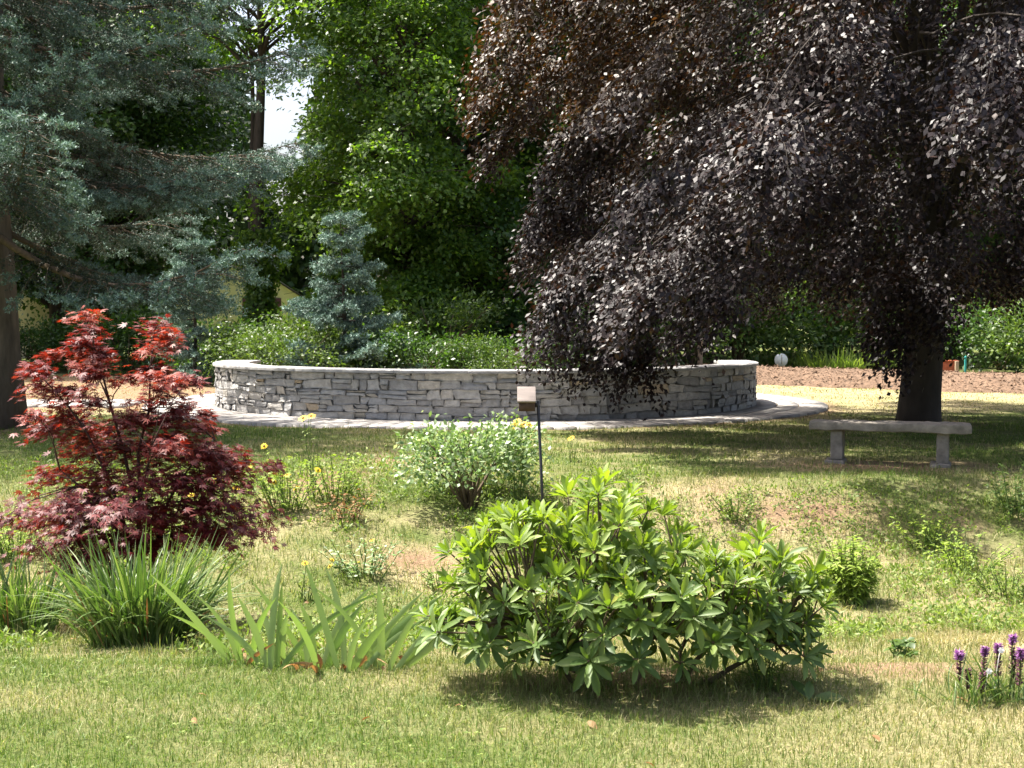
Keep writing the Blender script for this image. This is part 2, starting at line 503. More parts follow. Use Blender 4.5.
def axis(lo, hi, step, far, n):
    a = np.arange(lo, hi, step)
    k = (np.linspace(0, 1, n + 1)[1:]) ** 2.2
    l = lo - k * (lo + far) if lo > -far else []
    return np.concatenate([(lo + (-far - lo) * k)[::-1], a, hi + (far - hi) * k])
xs = axis(-15, 15, .11, 700, 26)
ys = np.concatenate([np.array([-700, -300, -100, -30, -8, 0]), np.arange(2, 36, .11), 36 + (1400 - 36) * np.linspace(0, 1, 50) ** 2.4])
X, Y = np.meshgrid(xs, ys)
Z = terr(X, Y) + .012 * wave(X, Y, 31, .12) * (np.abs(X) < 15) * (Y < 36) * (Y > 6)
g = G()
idx = np.arange(X.size).reshape(X.shape)
F = np.stack([idx[:-1, :-1], idx[:-1, 1:], idx[1:, 1:], idx[1:, :-1]], -1).reshape(-1, 4)
g.add(np.stack([X, Y, Z], -1), F, dry=dry_at(X, Y).ravel(), bare=bare_at(X, Y).ravel())
ground = part('ground', g, M['ground'], smooth=True)
tag(ground, kind='structure')

# paved ring round the wall and the path that leaves it to the left
def wedge(g, r0, r1, a0, a1, z0, z1, n=2, gap=.013, c=WC, jit=0, **at_):
    """a slab between two radii and two angles (angle 0 looks at the camera, positive to the right)"""
    ga = gap / ((r0 + r1) / 2)
    a = np.linspace(a0 + ga, a1 - ga, n + 1)
    ring = []
    for r in (r0 + gap, r1 - gap):
        ring.append(np.stack([c[0] + r * np.sin(a), c[1] - r * np.cos(a)], 1))
    V = []; k = n + 1
    for z in (z0, z1 + jit):
        for rr in ring:
            V.append(np.column_stack([rr, np.full(k, z)]))
    V = np.concatenate(V)   # blocks: bottom inner, bottom outer, top inner, top outer
    bi, bo, ti, to = 0, k, 2 * k, 3 * k
    F = []
    for i in range(n):
        F += [[ti + i, to + i, to + i + 1, ti + i + 1], [bo + i, bo + i + 1, to + i + 1, to + i], [bi + i + 1, bi + i, ti + i, ti + i + 1]]
    F += [[bi, bo, to, ti], [bo + n, bi + n, ti + n, to + n]]
    g.add(V, np.array(F), **at_)

r_ = rg(3)
g = G()
rows = [(WR - WALL_T - 2.2, 5), (WR - WALL_T - 1.1, 4), (WR + .0, 3), (WR + .45, 3), (WR + .92, 3)]
edges = [WR + .0, WR + .42, WR + .84, RING_OUT]
for k in range(3):
    a = -2.1 + r_.uniform(0, .03)
    while a < 2.1:
        da = (.36 + r_.uniform(-.05, .1)) / edges[k + 1]
        wedge(g, edges[k], edges[k + 1], a, a + da, -.06, .035, 2, jit=r_.uniform(-.003, .003))
        a += da
for x in np.arange(-21, -7.2, .42):
    for yy in np.arange(24.3, 26.3, .4):
        if math.hypot(x + .42 - WC[0], yy - WC[1]) < RING_OUT + .1: continue
        box(g, (x + .21, yy + .2, -.012 + r_.uniform(-.003, .003)), (.395, .375, .09))
paving = part('paving', g, M['paver'])
tag(paving, kind='structure')

# mulch bank behind the wall
pl = np.array([(-6, 39.5), (0, 38.4), (6.6, 35.4), (12, 30.8), (19, 26.2), (30, 22)], float)
def along(poly, n):
    d = np.r_[0, np.cumsum(np.hypot(*np.diff(poly, axis=0).T))]
    s = np.linspace(0, d[-1], n)
    p = np.stack([np.interp(s, d, poly[:, 0]), np.interp(s, d, poly[:, 1])], 1)
    for _ in range(12):
        p[1:-1] = (p[:-2] + 2 * p[1:-1] + p[2:]) / 4
    return p
r_ = rg(4)
cp = along(pl, 260); tn = nrm(np.gradient(cp, axis=0)); sd = np.stack([tn[:, 1], -tn[:, 0]], 1)
nw = 30
w = np.linspace(-1.7, 1.7, nw)
Xb = cp[:, 0][:, None] + sd[:, 0][:, None] * w; Yb = cp[:, 1][:, None] + sd[:, 1][:, None] * w
hb = .44 * np.clip(1 - (w / 1.7) ** 2, 0, 1) ** .8
Zb = terr(Xb, Yb) - .03 + hb[None] * (1 + .12 * wave(Xb, Yb, 41, .7)) + .02 * r_.normal(0, 1, Xb.shape) * (hb > .02)
g = G(); idx = np.arange(Xb.size).reshape(Xb.shape)
g.add(np.stack([Xb, Yb, Zb], -1), np.stack([idx[:-1, :-1], idx[:-1, 1:], idx[1:, 1:], idx[1:, :-1]], -1).reshape(-1, 4))
n = 26000
ii = r_.integers(0, 259, n); jj = r_.integers(1, nw - 1, n)
P = np.stack([Xb, Yb, Zb], -1)[ii, jj] + r_.normal(0, .06, (n, 3)) * [1, 1, .12] + [0, 0, .012]
leaf4(g, P, r_.normal(0, 1, (n, 3)) * [1, 1, .25], r_.normal(0, .45, (n, 3)) + [0, 0, 1], r_.uniform(.05, .13, n), r_.uniform(.02, .04, n))
mulch = part('mulch_bed', g, M['mulch'])
tag(mulch, kind='structure')

# ------------------------------------------------------------------ curved dry-stone wall
wall = thing('stone_wall', (WC[0], WC[1] - WR, 0), 'long low curved dry stone wall with pale flat coping', 'wall')
A_END = RAD(96)
def arc_pt(rad, a, z):
    return np.stack([WC[0] + rad * np.sin(a), WC[1] - rad * np.cos(a), z], -1)
g = G()
wedge(g, WR - WALL_T + .05, WR - .05, -A_END, A_END, -.1, WALL_H - .005, 90, gap=0)
part('wall_core', g, M['stone_core'], wall)
def stones(g, rad, sgn, seed, a_end):
    r = rg(seed); L = 2 * a_end * rad; nc = 6
    def line(k, s):
        if k == 0: return np.full_like(s, -.04)
        if k == nc: return np.full_like(s, WALL_H - .012)
        return WALL_H * (k / nc) + .032 * wave(s, k * 37.0, 50 + k + seed, .55) + .02 * wave(s, k * 11.0, 70 + k + seed, .2)
    for k in range(nc):
        s = -L / 2
        while s < L / 2 - .05:
            wd = r.choice([.15, .24, .34, .46, .58, .74], p=[.16, .26, .28, .18, .09, .03]) * r.uniform(.85, 1.15)
            e = min(s + wd, L / 2)
            if L / 2 - e < .12: e = L / 2
            pieces = [(0., 1.)]
            if r.random() < .3 and wd < .6:
                q = r.uniform(.38, .62); pieces = [(0., q), (q, 1.)]
            sl0, sl1 = r.normal(0, .022, 2)
            for q0, q1 in pieces:
                ns = max(3, int((e - s) / .09))
                t = np.linspace(0, 1, ns + 1)
                gap = .004
                lo_s = s + gap + (e - s - 2 * gap) * t
                zb0 = line(k, lo_s); zt0 = line(k + 1, lo_s)
                zb = zb0 + (zt0 - zb0) * q0 + gap * .8; zt = zb0 + (zt0 - zb0) * q1 - gap * .8
                nz = 4
                u = np.linspace(0, 1, nz + 1)
                S = lo_s[:, None] + (sl0 * (1 - t[:, None]) + sl1 * t[:, None]) * (u[None] - .5) * 1.2
                Zg = zb[:, None] + (zt - zb)[:, None] * u[None]
                # edges pulled back and rounded, face rough
                ed = np.minimum(np.minimum(t, 1 - t)[:, None] * (e - s), np.minimum(u, 1 - u)[None] * (zt - zb)[:, None])
                ed = np.clip(ed / .018, 0, 1)
                out = r.uniform(-.005, .015)
                tilt = r.normal(0, .015) * (t[:, None] - .5) * 2 + r.normal(0, .012) * (u[None] - .5) * 2
                dep = (out + tilt) * 1.0 + r.normal(0, .0045, S.shape) - .014 * (1 - ed) ** 1.5
                # knock off corners
                S = S + r.normal(0, .006, S.shape); Zg = Zg + r.normal(0, .004, S.shape)
                R_ = rad + sgn * dep
                a = S / rad
                V = arc_pt(R_, a, Zg).reshape(-1, 3)
                id_ = np.arange(V.shape[0]).reshape(S.shape)
                Fq = np.stack([id_[:-1, :-1], id_[1:, :-1], id_[1:, 1:], id_[:-1, 1:]], -1).reshape(-1, 4)
                # rim running back into the core
                rim = np.concatenate([id_[:, 0], id_[-1, 1:], id_[-2::-1, -1], id_[0, -2:0:-1]])
                Vr = V[rim].copy()
                dirs = np.stack([Vr[:, 0] - WC[0], Vr[:, 1] - WC[1], np.zeros(len(Vr))], 1); dirs = nrm(dirs)
                Vr -= dirs * sgn * .09
                m = len(V); kR = len(rim)
                Fr = np.array([[rim[i], rim[(i + 1) % kR], m + (i + 1) % kR, m + i] for i in range(kR)])
                g.add(np.concatenate([V, Vr]), [np.concatenate([Fq, Fr])])
            s = e
g = G(); stones(g, WR, 1, 11, A_END)
stones(g, WR - WALL_T, -1, 12, A_END)
part('stonework', g, M['stone'], wall)
g = G(); r_ = rg(13); a = -A_END - .01
while a < A_END:
    da = r_.uniform(.9, 1.3) / WR
    a1 = min(a + da, A_END + .01)
    if A_END - a1 < .06: a1 = A_END + .01
    wedge(g, WR - WALL_T - .05, WR + .06, a, a1, WALL_H - .01, WALL_H + .038, 8, gap=.004, jit=r_.uniform(-.003, .004))
    a = a1
part('coping', g, M['coping'], wall, bevel=.008)

# ------------------------------------------------------------------ trees
def bent(p0, p1, sag, k=6, r=None, w=0.0):
    t = np.linspace(0, 1, k)[:, None]
    p = p0 + (p1 - p0) * t
    p[:, 2] += sag * np.sin(np.pi * t[:, 0])
    if r is not None and w:
        p[1:-1] += r.normal(0, w, (k - 2, 3))
    return p

def deciduous(seed, base, H, cb, R, ncl, nleaf, ls, tr, prof=.55, lean=(0, 0), rc_f=.24, squash=.3, holes=0.0, trunk_top=.85, zbias=1.0):
    """trunk + limbs heap and crown heap in world coordinates"""
    r = rg(seed); base = np.asarray(base, float)
    gt, gc = G(), G()
    k = 12
    tz = np.linspace(-.1, H * trunk_top, k)
    path = np.stack([lean[0] * tz / H + .06 * R * np.sin(tz * .6 + seed) * tz / H, lean[1] * tz / H + .06 * R * np.cos(tz * .5 + seed) * tz / H, tz], 1) + base
    fr = np.linspace(0, 1, k)
    rad = tr * (1 - .85 * fr); rad[0] *= 1.35; 
    tube(gt, path, rad, 10, rough=.05, rnd=r)
    t = r.uniform(0, 1, ncl) ** zbias
    ph = r.uniform(0, 2 * np.pi, ncl)
    pr = np.sin(np.pi * np.clip(t * .84 + .14, 0, 1)) ** prof
    lob = 1 + .22 * np.sin(3 * ph + seed) * np.cos(5 * t + seed) + .12 * r.normal(0, 1, ncl)
    rho = R * pr * (.25 + .75 * np.sqrt(r.uniform(0, 1, ncl))) * lob
    C = np.stack([np.cos(ph) * rho, np.sin(ph) * rho, cb + (H - cb) * t], 1)
    ax = np.stack([np.interp(C[:, 2], tz, path[:, i]) for i in range(2)], 1)
    C[:, :2] += ax; C[:, 2] += base[2]
    rc = R * rc_f * r.uniform(.6, 1.35, ncl)
    out = C - np.column_stack([ax, C[:, 2]]); out = nrm(out)
    for i in range(ncl):
        zs = max(cb * .6, C[i, 2] - base[2] - .55 * rho[i] - .3)
        p0 = np.array([np.interp(zs, tz, path[:, j]) for j in range(3)])
        L = np.linalg.norm(C[i] - p0)
        r0 = min(.028 * L ** .8, np.interp(zs, tz, rad) * .55)
        tube(gt, bent(p0, C[i], .08 * L, 6, r, .04 * L ** .5), np.linspace(r0, .012, 6), 5)
        for q in range(2):
            e = C[i] + out[i] * rc[i] * r.uniform(.3, .8) + r.normal(0, .5, 3) * rc[i] * [1, 1, .3]
            tube(gt, bent(C[i], e, .05, 4, r, .03), np.linspace(.014, .006, 4), 4)
    n = ncl * nleaf
    ci = np.repeat(np.arange(ncl), nleaf)
    rr = rc[ci] * np.sqrt(r.uniform(0, 1, n)) * (1 + .15 * r.normal(0, 1, n)); aa = r.uniform(0, 2 * np.pi, n)
    P = C[ci] + np.stack([np.cos(aa) * rr, np.sin(aa) * rr, squash * rc[ci] * r.normal(0, .6, n) - .5 * rr ** 2 / rc[ci]], 1)
    P += out[ci] * (rc[ci] * .15)[:, None]
    N = np.array([0, -.15, 1.0]) + out[ci] * .5 + r.normal(0, .4, (n, 3))
    U = out[ci] * .6 + r.normal(0, .6, (n, 3)) + np.array([0, 0, -.35])
    leaf4(gc, P, U, N, ls * r.uniform(.65, 1.3, n), ls * r.uniform(.5, .85, n))
    return gt, gc

def tree(name, seed, base, H, cb, R, ncl, nleaf, ls, tr, leaf, label, group=None, bark='bark_dark', cat='tree', **kw):
    base = np.array([base[0], base[1], float(terr(base[0], base[1]))])
    gt, gc = deciduous(seed, base, H, cb, R, ncl, nleaf, ls, tr, **kw)
    o = thing(name, base, label, cat, group)
    part('trunk', gt, M[bark], o, smooth=True)
    part('crown', gc, M[leaf], o)
    return o

def needles(g, P, D, L, n, nl, nw, r, fresh, spread=1.0):
    """twigs set round with needles"""
    m = len(P)
    t = np.tile(np.linspace(.05, 1, n), m)
    i = np.repeat(np.arange(m), n)
    D = nrm(D)
    pos = P[i] + D[i] * (L[i] * t)[:, None]
    rd = r.normal(0, 1, (m * n, 3)); rd -= D[i] * np.sum(rd * D[i], 1)[:, None]; rd = nrm(rd)
    U = D[i] * .75 + rd * spread
    N = r.normal(0, 1, (m * n, 3))
    leaf4(g, pos, U, N, nl * r.uniform(.7, 1.25, m * n), nw, mid=.5, fresh=fresh[i])

def spruce(seed, base, H, z0, Lf, dz, nper, tr, nl, nw, ntw, nn, droop=.32, up=.22, zfine=99, hang=.3, cut=None, twl=.15, bl_step=.22, fadd=0.0):
    r = rg(seed); base = np.asarray(base, float)
    gt, gl, gn = G(), G(), G()
    tz = np.linspace(-.1, H, 16)
    tube(gt, np.stack([base[0] + .04 * np.sin(tz), base[1] + .04 * np.cos(tz * .8), base[2] + tz], 1), np.r_[tr * 1.3, tr * (1 - .95 * np.linspace(0.03, 1, 15))], 14, rough=.04, rnd=r)
    z = z0
    TP, TD, TL, TF, TC = [], [], [], [], []
    while z < H - .2:
        coarse = z > zfine
        nb = nper if not coarse else max(4, nper - 2)
        ph0 = r.uniform(0, 6.28)
        for b in range(nb):
            ph = ph0 + b * 2 * np.pi / nb + r.normal(0, .18)
            L = max(.25, Lf(z) * r.uniform(.62, 1.12))
            if cut is not None: L *= cut(ph, z)
            if L < .2: continue
            d = np.array([math.cos(ph), math.sin(ph), 0]); sdv = np.array([-d[1], d[0], 0])
            zz = z + r.normal(0, dz * .3)
            k = 8; s = np.linspace(0, 1, k)
            dr = droop * (r.uniform(.7, 1.3) if z > z0 + 1 or r.random() > .3 else 1.8); bend_ = r.normal(0, .06)
            pth = base + d * (s * L)[:, None] + sdv * (bend_ * L * s ** 2)[:, None]
            pth[:, 2] += zz + L * (-dr * s + (up + dr * .35) * s ** 2.5)
            tube(gl, pth, np.linspace(min(.012 + .012 * L, .07), .006, k), 5)
            nc_ = int(L / (.045 if not coarse else .3))
            u = r.uniform(.22, 1.0, nc_); q = np.stack([np.interp(u, s, pth[:, j]) for j in range(3)], 1)
            TP.append(q); TD.append(d * .9 + sdv * r.normal(0, .75, nc_)[:, None] + np.stack([0 * u, 0 * u, r.uniform(-.5, .75, nc_)], 1))
            TL.append(twl * r.uniform(.7, 1.3, nc_)); TF.append(np.clip((u - .45) * 1.6 + r.normal(0, .15, nc_), 0, 1)); TC.append(np.full(nc_, coarse))
            step = bl_step if not coarse else bl_step * 2
            for sl in np.arange(.18, 1.02, step / L):
                sl = min(sl + r.uniform(-.02, .02), 1.0)
                p = np.array([np.interp(sl, s, pth[:, j]) for j in range(3)])
                for side in (-1, 1):
                    l = (.32 * L * (1.08 - sl) ** .7 + .16) * r.uniform(.6, 1.15)
                    l = min(l, 1.15)
                    bd = d * (.75 + .5 * sl) + sdv * side * .8 + np.array([0, 0, -.28 + .25 * sl]) + r.normal(0, .13, 3)
                    bd /= np.linalg.norm(bd)
                    across = np.cross(bd, [0, 0, 1.0])
                    if coarse:
                        nt_ = max(2, int(ntw * l / 1.6)); u = np.linspace(.12, 1, nt_); hangf = np.zeros(nt_)
                    else:
                        ni = max(2, int(ntw * l / .75)); ne = 3 + int(5 * min(l / .5, 1.3))
                        u = np.concatenate([np.linspace(.1, .8, ni), np.clip(1 - np.abs(r.normal(0, .13, ne)), .55, 1)])
                        hangf = np.concatenate([np.ones(ni), np.zeros(ne)]); nt_ = ni + ne
                    q = p + bd * (u * l)[:, None]; q[:, 2] -= .22 * l * u ** 2
                    if l > .35 and not coarse:
                        tube(gl, np.stack([p, p + bd * l * .5 - [0, 0, .055 * l], q[-1]]), [.008, .006, .003], 3, cap=False)
                    alt = np.where(np.arange(nt_) % 2 == 0, 1, -1)[:, None]
                    hf = hangf[:, None]
                    td = bd * (.9 - .5 * hf) + across * alt * (.65 - .25 * hf) + r.normal(0, .3, (nt_, 3)) + np.array([0, 0, 1.0]) * (.12 - hf * hang * (1.15 - sl * .6))
                    outer = np.where(hangf > 0, .12 + .35 * sl * u, .55 + .45 * sl) + r.normal(0, .1, nt_)
                    TP.append(q); TD.append(td); TL.append(twl * np.where(hangf > 0, 1.25, .85) * (1.0 if not coarse else 2) * r.uniform(.7, 1.3, nt_))
                    TF.append(np.clip(outer, 0, 1)); TC.append(np.full(nt_, coarse))
        z += dz * r.uniform(.8, 1.2) * (1 if not coarse else 1.4)
    TP = np.concatenate(TP); TD = np.concatenate(TD); TL = np.concatenate(TL); TF = np.concatenate(TF); TC = np.concatenate(TC)
    f = ~TC
    needles(gn, TP[f], TD[f], TL[f], nn, nl, nw, r, np.clip(TF[f] + fadd, 0, 1), 1.15)
    if TC.any():
        needles(gn, TP[TC], TD[TC], TL[TC], 6, nl * 2.2, nw * 4, r, TF[TC])
    return gt, gl, gn

# the big old spruce at the left edge
SPX = np.array([-8.22, 19.6, 0.])
sp = thing('spruce_tree', SPX, 'tall old blue spruce with thick bare lower trunk and drooping grey-green boughs', 'tree')
gt, gl, gn = spruce(101, SPX, 18.5, 3.35, lambda z: 5.3 - .33 * max(z - 4.4, 0) - .5 * max(3.6 - z, 0),   .64, 7, .44, .05, .017, 8, 20,
                    droop=.36, up=.2, zfine=7.6, hang=1.1, cut=lambda ph, z: .55 if (math.cos(ph) < -.2 and z < 5) else (.8 if .3 < ph % 6.283 < 1.9 else 1.0), twl=.2, bl_step=.25)
part('trunk', gt, M['bark_grey'], sp, smooth=True); part('branches', gl, M['twig'], sp); part('needles', gn, M['spruce'], sp)

# copper beech
BX = np.array([6.6, 20.2, 0.])
def copper_beech():
    r = rg(202)
    o = thing('copper_beech', BX, 'big weeping copper beech with dark purple leaves hanging over wall and bench', 'tree')
    gt, gl, gc = G(), G(), G()
    tz = np.array([-.1, .12, .5, 1.2, 2.2, 3.5, 5, 7, 9, 11, 12.4])
    tr = np.array([.38, .35, .325, .31, .33, .3, .25, .19, .13, .08, .03])
    tp = np.stack([BX[0] + .05 * np.sin(tz), BX[1] + .06 * np.cos(tz), tz], 1)
    tube(gt, tp, tr, 16, rough=.05, rnd=r)
    def Re(z):
        return np.interp(z, [.5, 2, 3.5, 5, 7, 9, 11, 12.8], [6.4, 6.6, 7.0, 7.2, 7.0, 5.6, 3.4, .6])
    def zmin(ph):
        # ph: 0 = +X (right), pi = left, -pi/2 = towards the camera
        d = np.abs((ph - math.pi * 1.04 + math.pi) % (2 * math.pi) - math.pi)
        return np.interp(d, [0, .55, .85, 1.2, 3.2], [.6, .75, 1.6, 1.5, 1.7])
    # boughs arch out of the trunk and cascade over the hem; sprays hang along each of them
    nb = 185
    ph_b = (np.arange(nb) * 2.39996 + r.normal(0, .2, nb)) % (2 * np.pi)
    ze = 1.2 + 10.8 * (np.arange(nb) / nb) ** 1.0 + r.normal(0, .3, nb)
    ze = r.permutation(ze)
    P0l, Ll, odl, radl = [], [], [], []
    for k in range(nb):
        a = ph_b[k]
        if math.sin(a) > .55 and r.random() < .45: continue
        if math.sin(a) > .2 and ze[k] < 4.5: continue
        z1 = max(ze[k], float(zmin(np.array([a]))[0]) + r.uniform(.1, .6))
        R1 = float(Re(z1)) * (1 + .07 * r.normal()) * (1 - .1 * max(0, -math.cos(a)))
        rise = r.uniform(1.6, 3.0)
        c0 = BX + [math.cos(a) * R1 * .38, math.sin(a) * R1 * .38, min(z1 + rise, 12.6)]
        R1 *= (1 + .2 * max(0, math.cos(a + 1.8))) * (1 - .11 * max(0, -math.cos(a))); sw = r.normal(-.1, .22)
        e0 = BX + [math.cos(a + sw) * R1, math.sin(a + sw) * R1, z1]
        e0[0] = max(e0[0], float(np.interp(z1, [2, 4, 6], [.15, -.3, -.8])) + r.normal(0, .15))
        md = (c0 + e0) / 2 + [0, 0, .32 * rise] + np.array([math.cos(a), math.sin(a), 0]) * .1 * R1
        def bz(t): return ((1 - t) ** 2)[:, None] * c0 + (2 * t * (1 - t))[:, None] * md + (t ** 2)[:, None] * e0
        tube(gl, bz(np.linspace(0, 1, 8)), np.linspace(.02, .005, 8), 4, cap=False)
        if k % 4 == 0:
            zt = min(max(2.3, c0[2] - R1 * .3 - r.uniform(0, 1.5)), 10.8)
            pt = np.array([BX[0], BX[1], zt])
            tube(gl, bent(pt, c0, .2 * R1, 7, r, .1), np.linspace(.085, .035, 7), 6)
        else:
            pt = np.array([BX[0] + (c0[0] - BX[0]) * .45, BX[1] + (c0[1] - BX[1]) * .45, c0[2] - .25 * R1])
            tube(gl, bent(pt, c0, .1 * R1, 5, r, .08), np.linspace(.022, .02, 5), 4)
        m = 26
        t = np.concatenate([r.uniform(.28, 1, m - 5), r.uniform(.82, 1.0, 5)])
        q = bz(t); tg = nrm(bz(t + .02) - bz(t)); sd_ = nrm(np.cross(tg, [0, 0, 1.0]))
        q = q + sd_ * r.normal(0, .27, m)[:, None] * (1.1 - .4 * t)[:, None]; q[:, 2] -= np.abs(r.normal(0, .18, m))
        P0l.append(q); Ll.append(r.uniform(.35, .9, m)); odl.append(nrm(tg * [1, 1, 0] + r.normal(0, .35, (m, 3)) * [1, 1, 0])); radl.append(np.tile([math.cos(a), math.sin(a), 0], (m, 1)))
    # sparse inner foliage
    m = 1500; a = r.uniform(0, 6.28, m); zi = 2.6 + 9 * r.uniform(0, 1, m) ** 1.4; q = Re(zi) * r.uniform(.18, .8, m)
    P0l.append(np.stack([BX[0] + np.cos(a) * q, BX[1] + np.sin(a) * q, zi], 1)); Ll.append(r.uniform(.5, 1.2, m))
    rr_ = np.stack([np.cos(a), np.sin(a), 0 * a], 1); odl.append(rr_); radl.append(rr_)
    P0 = np.concatenate(P0l); L = np.concatenate(Ll); od = np.concatenate(odl); rad = np.concatenate(radl); ns = len(L)
    zlow = zmin(np.arctan2(P0[:, 1] - BX[1], P0[:, 0] - BX[0])) + r.uniform(0, .35, ns)
    P0[:, 2] = np.maximum(P0[:, 2], zlow + .7 * L)
    ex = [(at(905, 285, 17.2), 1.5, 1.0), (at(890, 300, 17.0), 1.4, 1.1), (at(925, 290, 17.3), 1.45, 1.0), (at(895, 265, 17.0), 1.4, 1.0), (at(915, 262, 17.1), 1.4, 1.0), (at(935, 275, 17.4), 1.3, 1.0), (at(950, 280, 17.6), 1.0, 1.0), (at(903, 330, 16.9), 1.05, 1.0), (at(918, 318, 17.0), 1.1, 1.0), (at(888, 322, 16.9), .9, 1.0), (at(908, 320, 17.1), 1.1, .8), (at(878, 290, 17.2), 1.0, .8)] + [(at(r.uniform(868, 955), r.uniform(255, 325), r.uniform(16.6, 17.8)), r.uniform(.6, 1.0), 1) for _ in range(26)] + [(at(r.uniform(530, 645), r.uniform(285, 330), r.uniform(18.0, 19.0)), r.uniform(.8, 1.25), 1) for _ in range(34)] + [(at(r.uniform(620, 655), r.uniform(325, 350), r.uniform(18.2, 18.8)), r.uniform(.8, 1.05), 1) for _ in range(9)] + [
          (at(655, 340, 18.6), 1.3, .8), (at(645, 300, 18.7), 1.2, .9), (at(560, 320, 18.9), 1.2, .9), (at(600, 330, 18.8), 1.1, .9), (at(635, 325, 18.7), 1.1, .9), (at(545, 300, 19.0), 1.3, .9)]
    P0 = np.concatenate([P0, [e[0] for e in ex]]); L = np.concatenate([L, [e[1] for e in ex]])
    od = np.concatenate([od, nrm(r.normal(0, .5, (len(ex), 3)) * [1, 1, 0] + [-.6, -.5, 0])]); ns = len(L)
    rad = np.concatenate([rad, od[-len(ex):]])
    hx = np.concatenate([np.full(ns - len(ex), .5), np.full(len(ex), .15)])
    nl = 105
    i = np.repeat(np.arange(ns), nl); n = len(i)
    s = r.uniform(0, 1, n) ** .8
    def spine(i, s):
        q = P0[i] + od[i] * (L[i] * hx[i] * (s - .25 * s ** 2))[:, None]
        q[:, 2] += L[i] * (.12 * s - .85 * s ** 1.7)
        return q
    side = np.stack([-od[:, 1], od[:, 0], np.zeros(ns)], 1)
    P = spine(i, s)
    wd = r.normal(0, .15, n) * (1.05 - .6 * s)
    P += side[i] * wd[:, None] + od[i] * r.normal(0, .1, n)[:, None]
    P[:, 2] -= np.abs(r.normal(0, .14, n)) + .5 * wd ** 2
    U = od[i] * .55 + side[i] * (np.sign(wd) * .5)[:, None] + r.normal(0, .45, (n, 3)) + np.array([0, 0, -.75])
    N = rad[i] * .5 + np.array([0, 0, .9]) + r.normal(0, .5, (n, 3))
    # upper left crown leaves get a warmer colour, painted in for backlight
    br = sst(2.4, 5.6, -(P[:, 0] - BX[0])) * sst(3.3, 5.5, P[:, 2]) * .95 + .1 * (r.uniform(0, 1, n) < .15)
    br = np.clip(br * r.uniform(.3, 1.3, n), 0, 1)
    leaf4(gc, P, U, N, .088 * r.uniform(.65, 1.25, n), .05 * r.uniform(.7, 1.25, n), mid=.5, bronze=br)
    # twigs inside the sprays
    for q in range(ns):
        sp_ = spine(np.full(5, q), np.linspace(0, .95, 5))
        tube(gl, sp_, np.linspace(.006, .002, 5), 3, cap=False)
    part('trunk', gt, M['bark_beech'], o, smooth=True)
    part('branches', gl, M['bark_beech'], o)
    part('crown', gc, M['beech_leaf'], o)
copper_beech()

# trees behind the wall
def X_at(px, Y): return (px - 512) / F_PX * Y
tree('maple_tree', 301, (X_at(405, 41), 41), 18, 1.2, 3.5, 150, 560, .17, .3, 'green_a', 'bright green leafy maple behind the middle of the stone wall, left of copper beech', rc_f=.33)
tree('maple_tree', 302, (X_at(476, 45), 45), 19, 1.0, 4.6, 150, 430, .2, .34, 'green_b', 'dark green broad tree in shade just left of the copper beech crown', rc_f=.31)
sl1 = tree('slender_tree', 303, (X_at(261, 43), 43), 20, 10.9, 3.4, 70, 190, .18, .3, 'green_a', 'slender tall tree, bare dark trunk against white sky, ivy around its base', rc_f=.3, zbias=.8)
tree('slender_tree', 304, (X_at(253, 44), 44), 19, 11.2, 2.5, 40, 170, .18, .14, 'green_a', 'thinner bare trunk close beside the slender tree against white sky', rc_f=.3)
# ivy grown trunk in front of the yellow house
big = tree('broad_tree', 305, (X_at(60, 47), 47), 19, 3.2, 5.6, 190, 260, .22, .35, 'green_b', 'shady broad tree behind the old spruce, in front of tan house', 'tall shade trees behind the garden', rc_f=.26)
def ivy_on(o, seed, x, Y):
    """leaves climbing the lower trunk"""
    r = rg(seed); g = G(); n = 5200
    z = .2 + 4.6 * r.uniform(0, 1, n) ** .7; a = r.uniform(0, 6.28, n)
    q = .34 + np.abs(r.normal(0, .13, n)) + .9 * np.exp(-((z - 4.0) / .55) ** 2) * r.uniform(0, 1, n) ** 2
    rd = np.stack([np.cos(a), np.sin(a), 0 * a], 1)
    P = rd * q[:, None] + np.stack([0 * a + x, 0 * a + Y, z + float(terr(x, Y))], 1)
    leaf4(g, P, r.normal(0, .6, (n, 3)) + [0, 0, -.6], rd + r.normal(0, .5, (n, 3)) + [0, 0, .5], .15 * r.uniform(.6, 1.3, n), .11)
    part('ivy', g, M['green_a'], o)
ivy_on(sl1, 306, X_at(261, 43), 43)
for k, (px, Y, rz, sc, lab) in enumerate([
        (-70, 44, 1.0, 1.0, 'shady broad tree at far left edge behind the old spruce'),
        (112, 50, 2.2, .85, 'shady broad tree behind the smaller blue spruce at left'),
        (580, 50, 3.9, 1.1, 'tall broad tree hidden behind left part of the copper beech'),
        (700, 54, .5, 1.1, 'tall broad tree behind the wooden post and copper beech'),
        (830, 56, 5.1, 1.1, 'tall broad tree behind the round white disc and the beech'),
        (960, 52, 2.9, 1.0, 'tall broad tree behind the beech trunk at right'),
        (1090, 50, 4.4, 1.05, 'tall broad tree at the far right edge behind mulch bank')]):
    copy_tree(big, (X_at(px, Y), Y, float(terr(X_at(px, Y), Y))), rz, sc, lab, 'tall shade trees behind the garden')
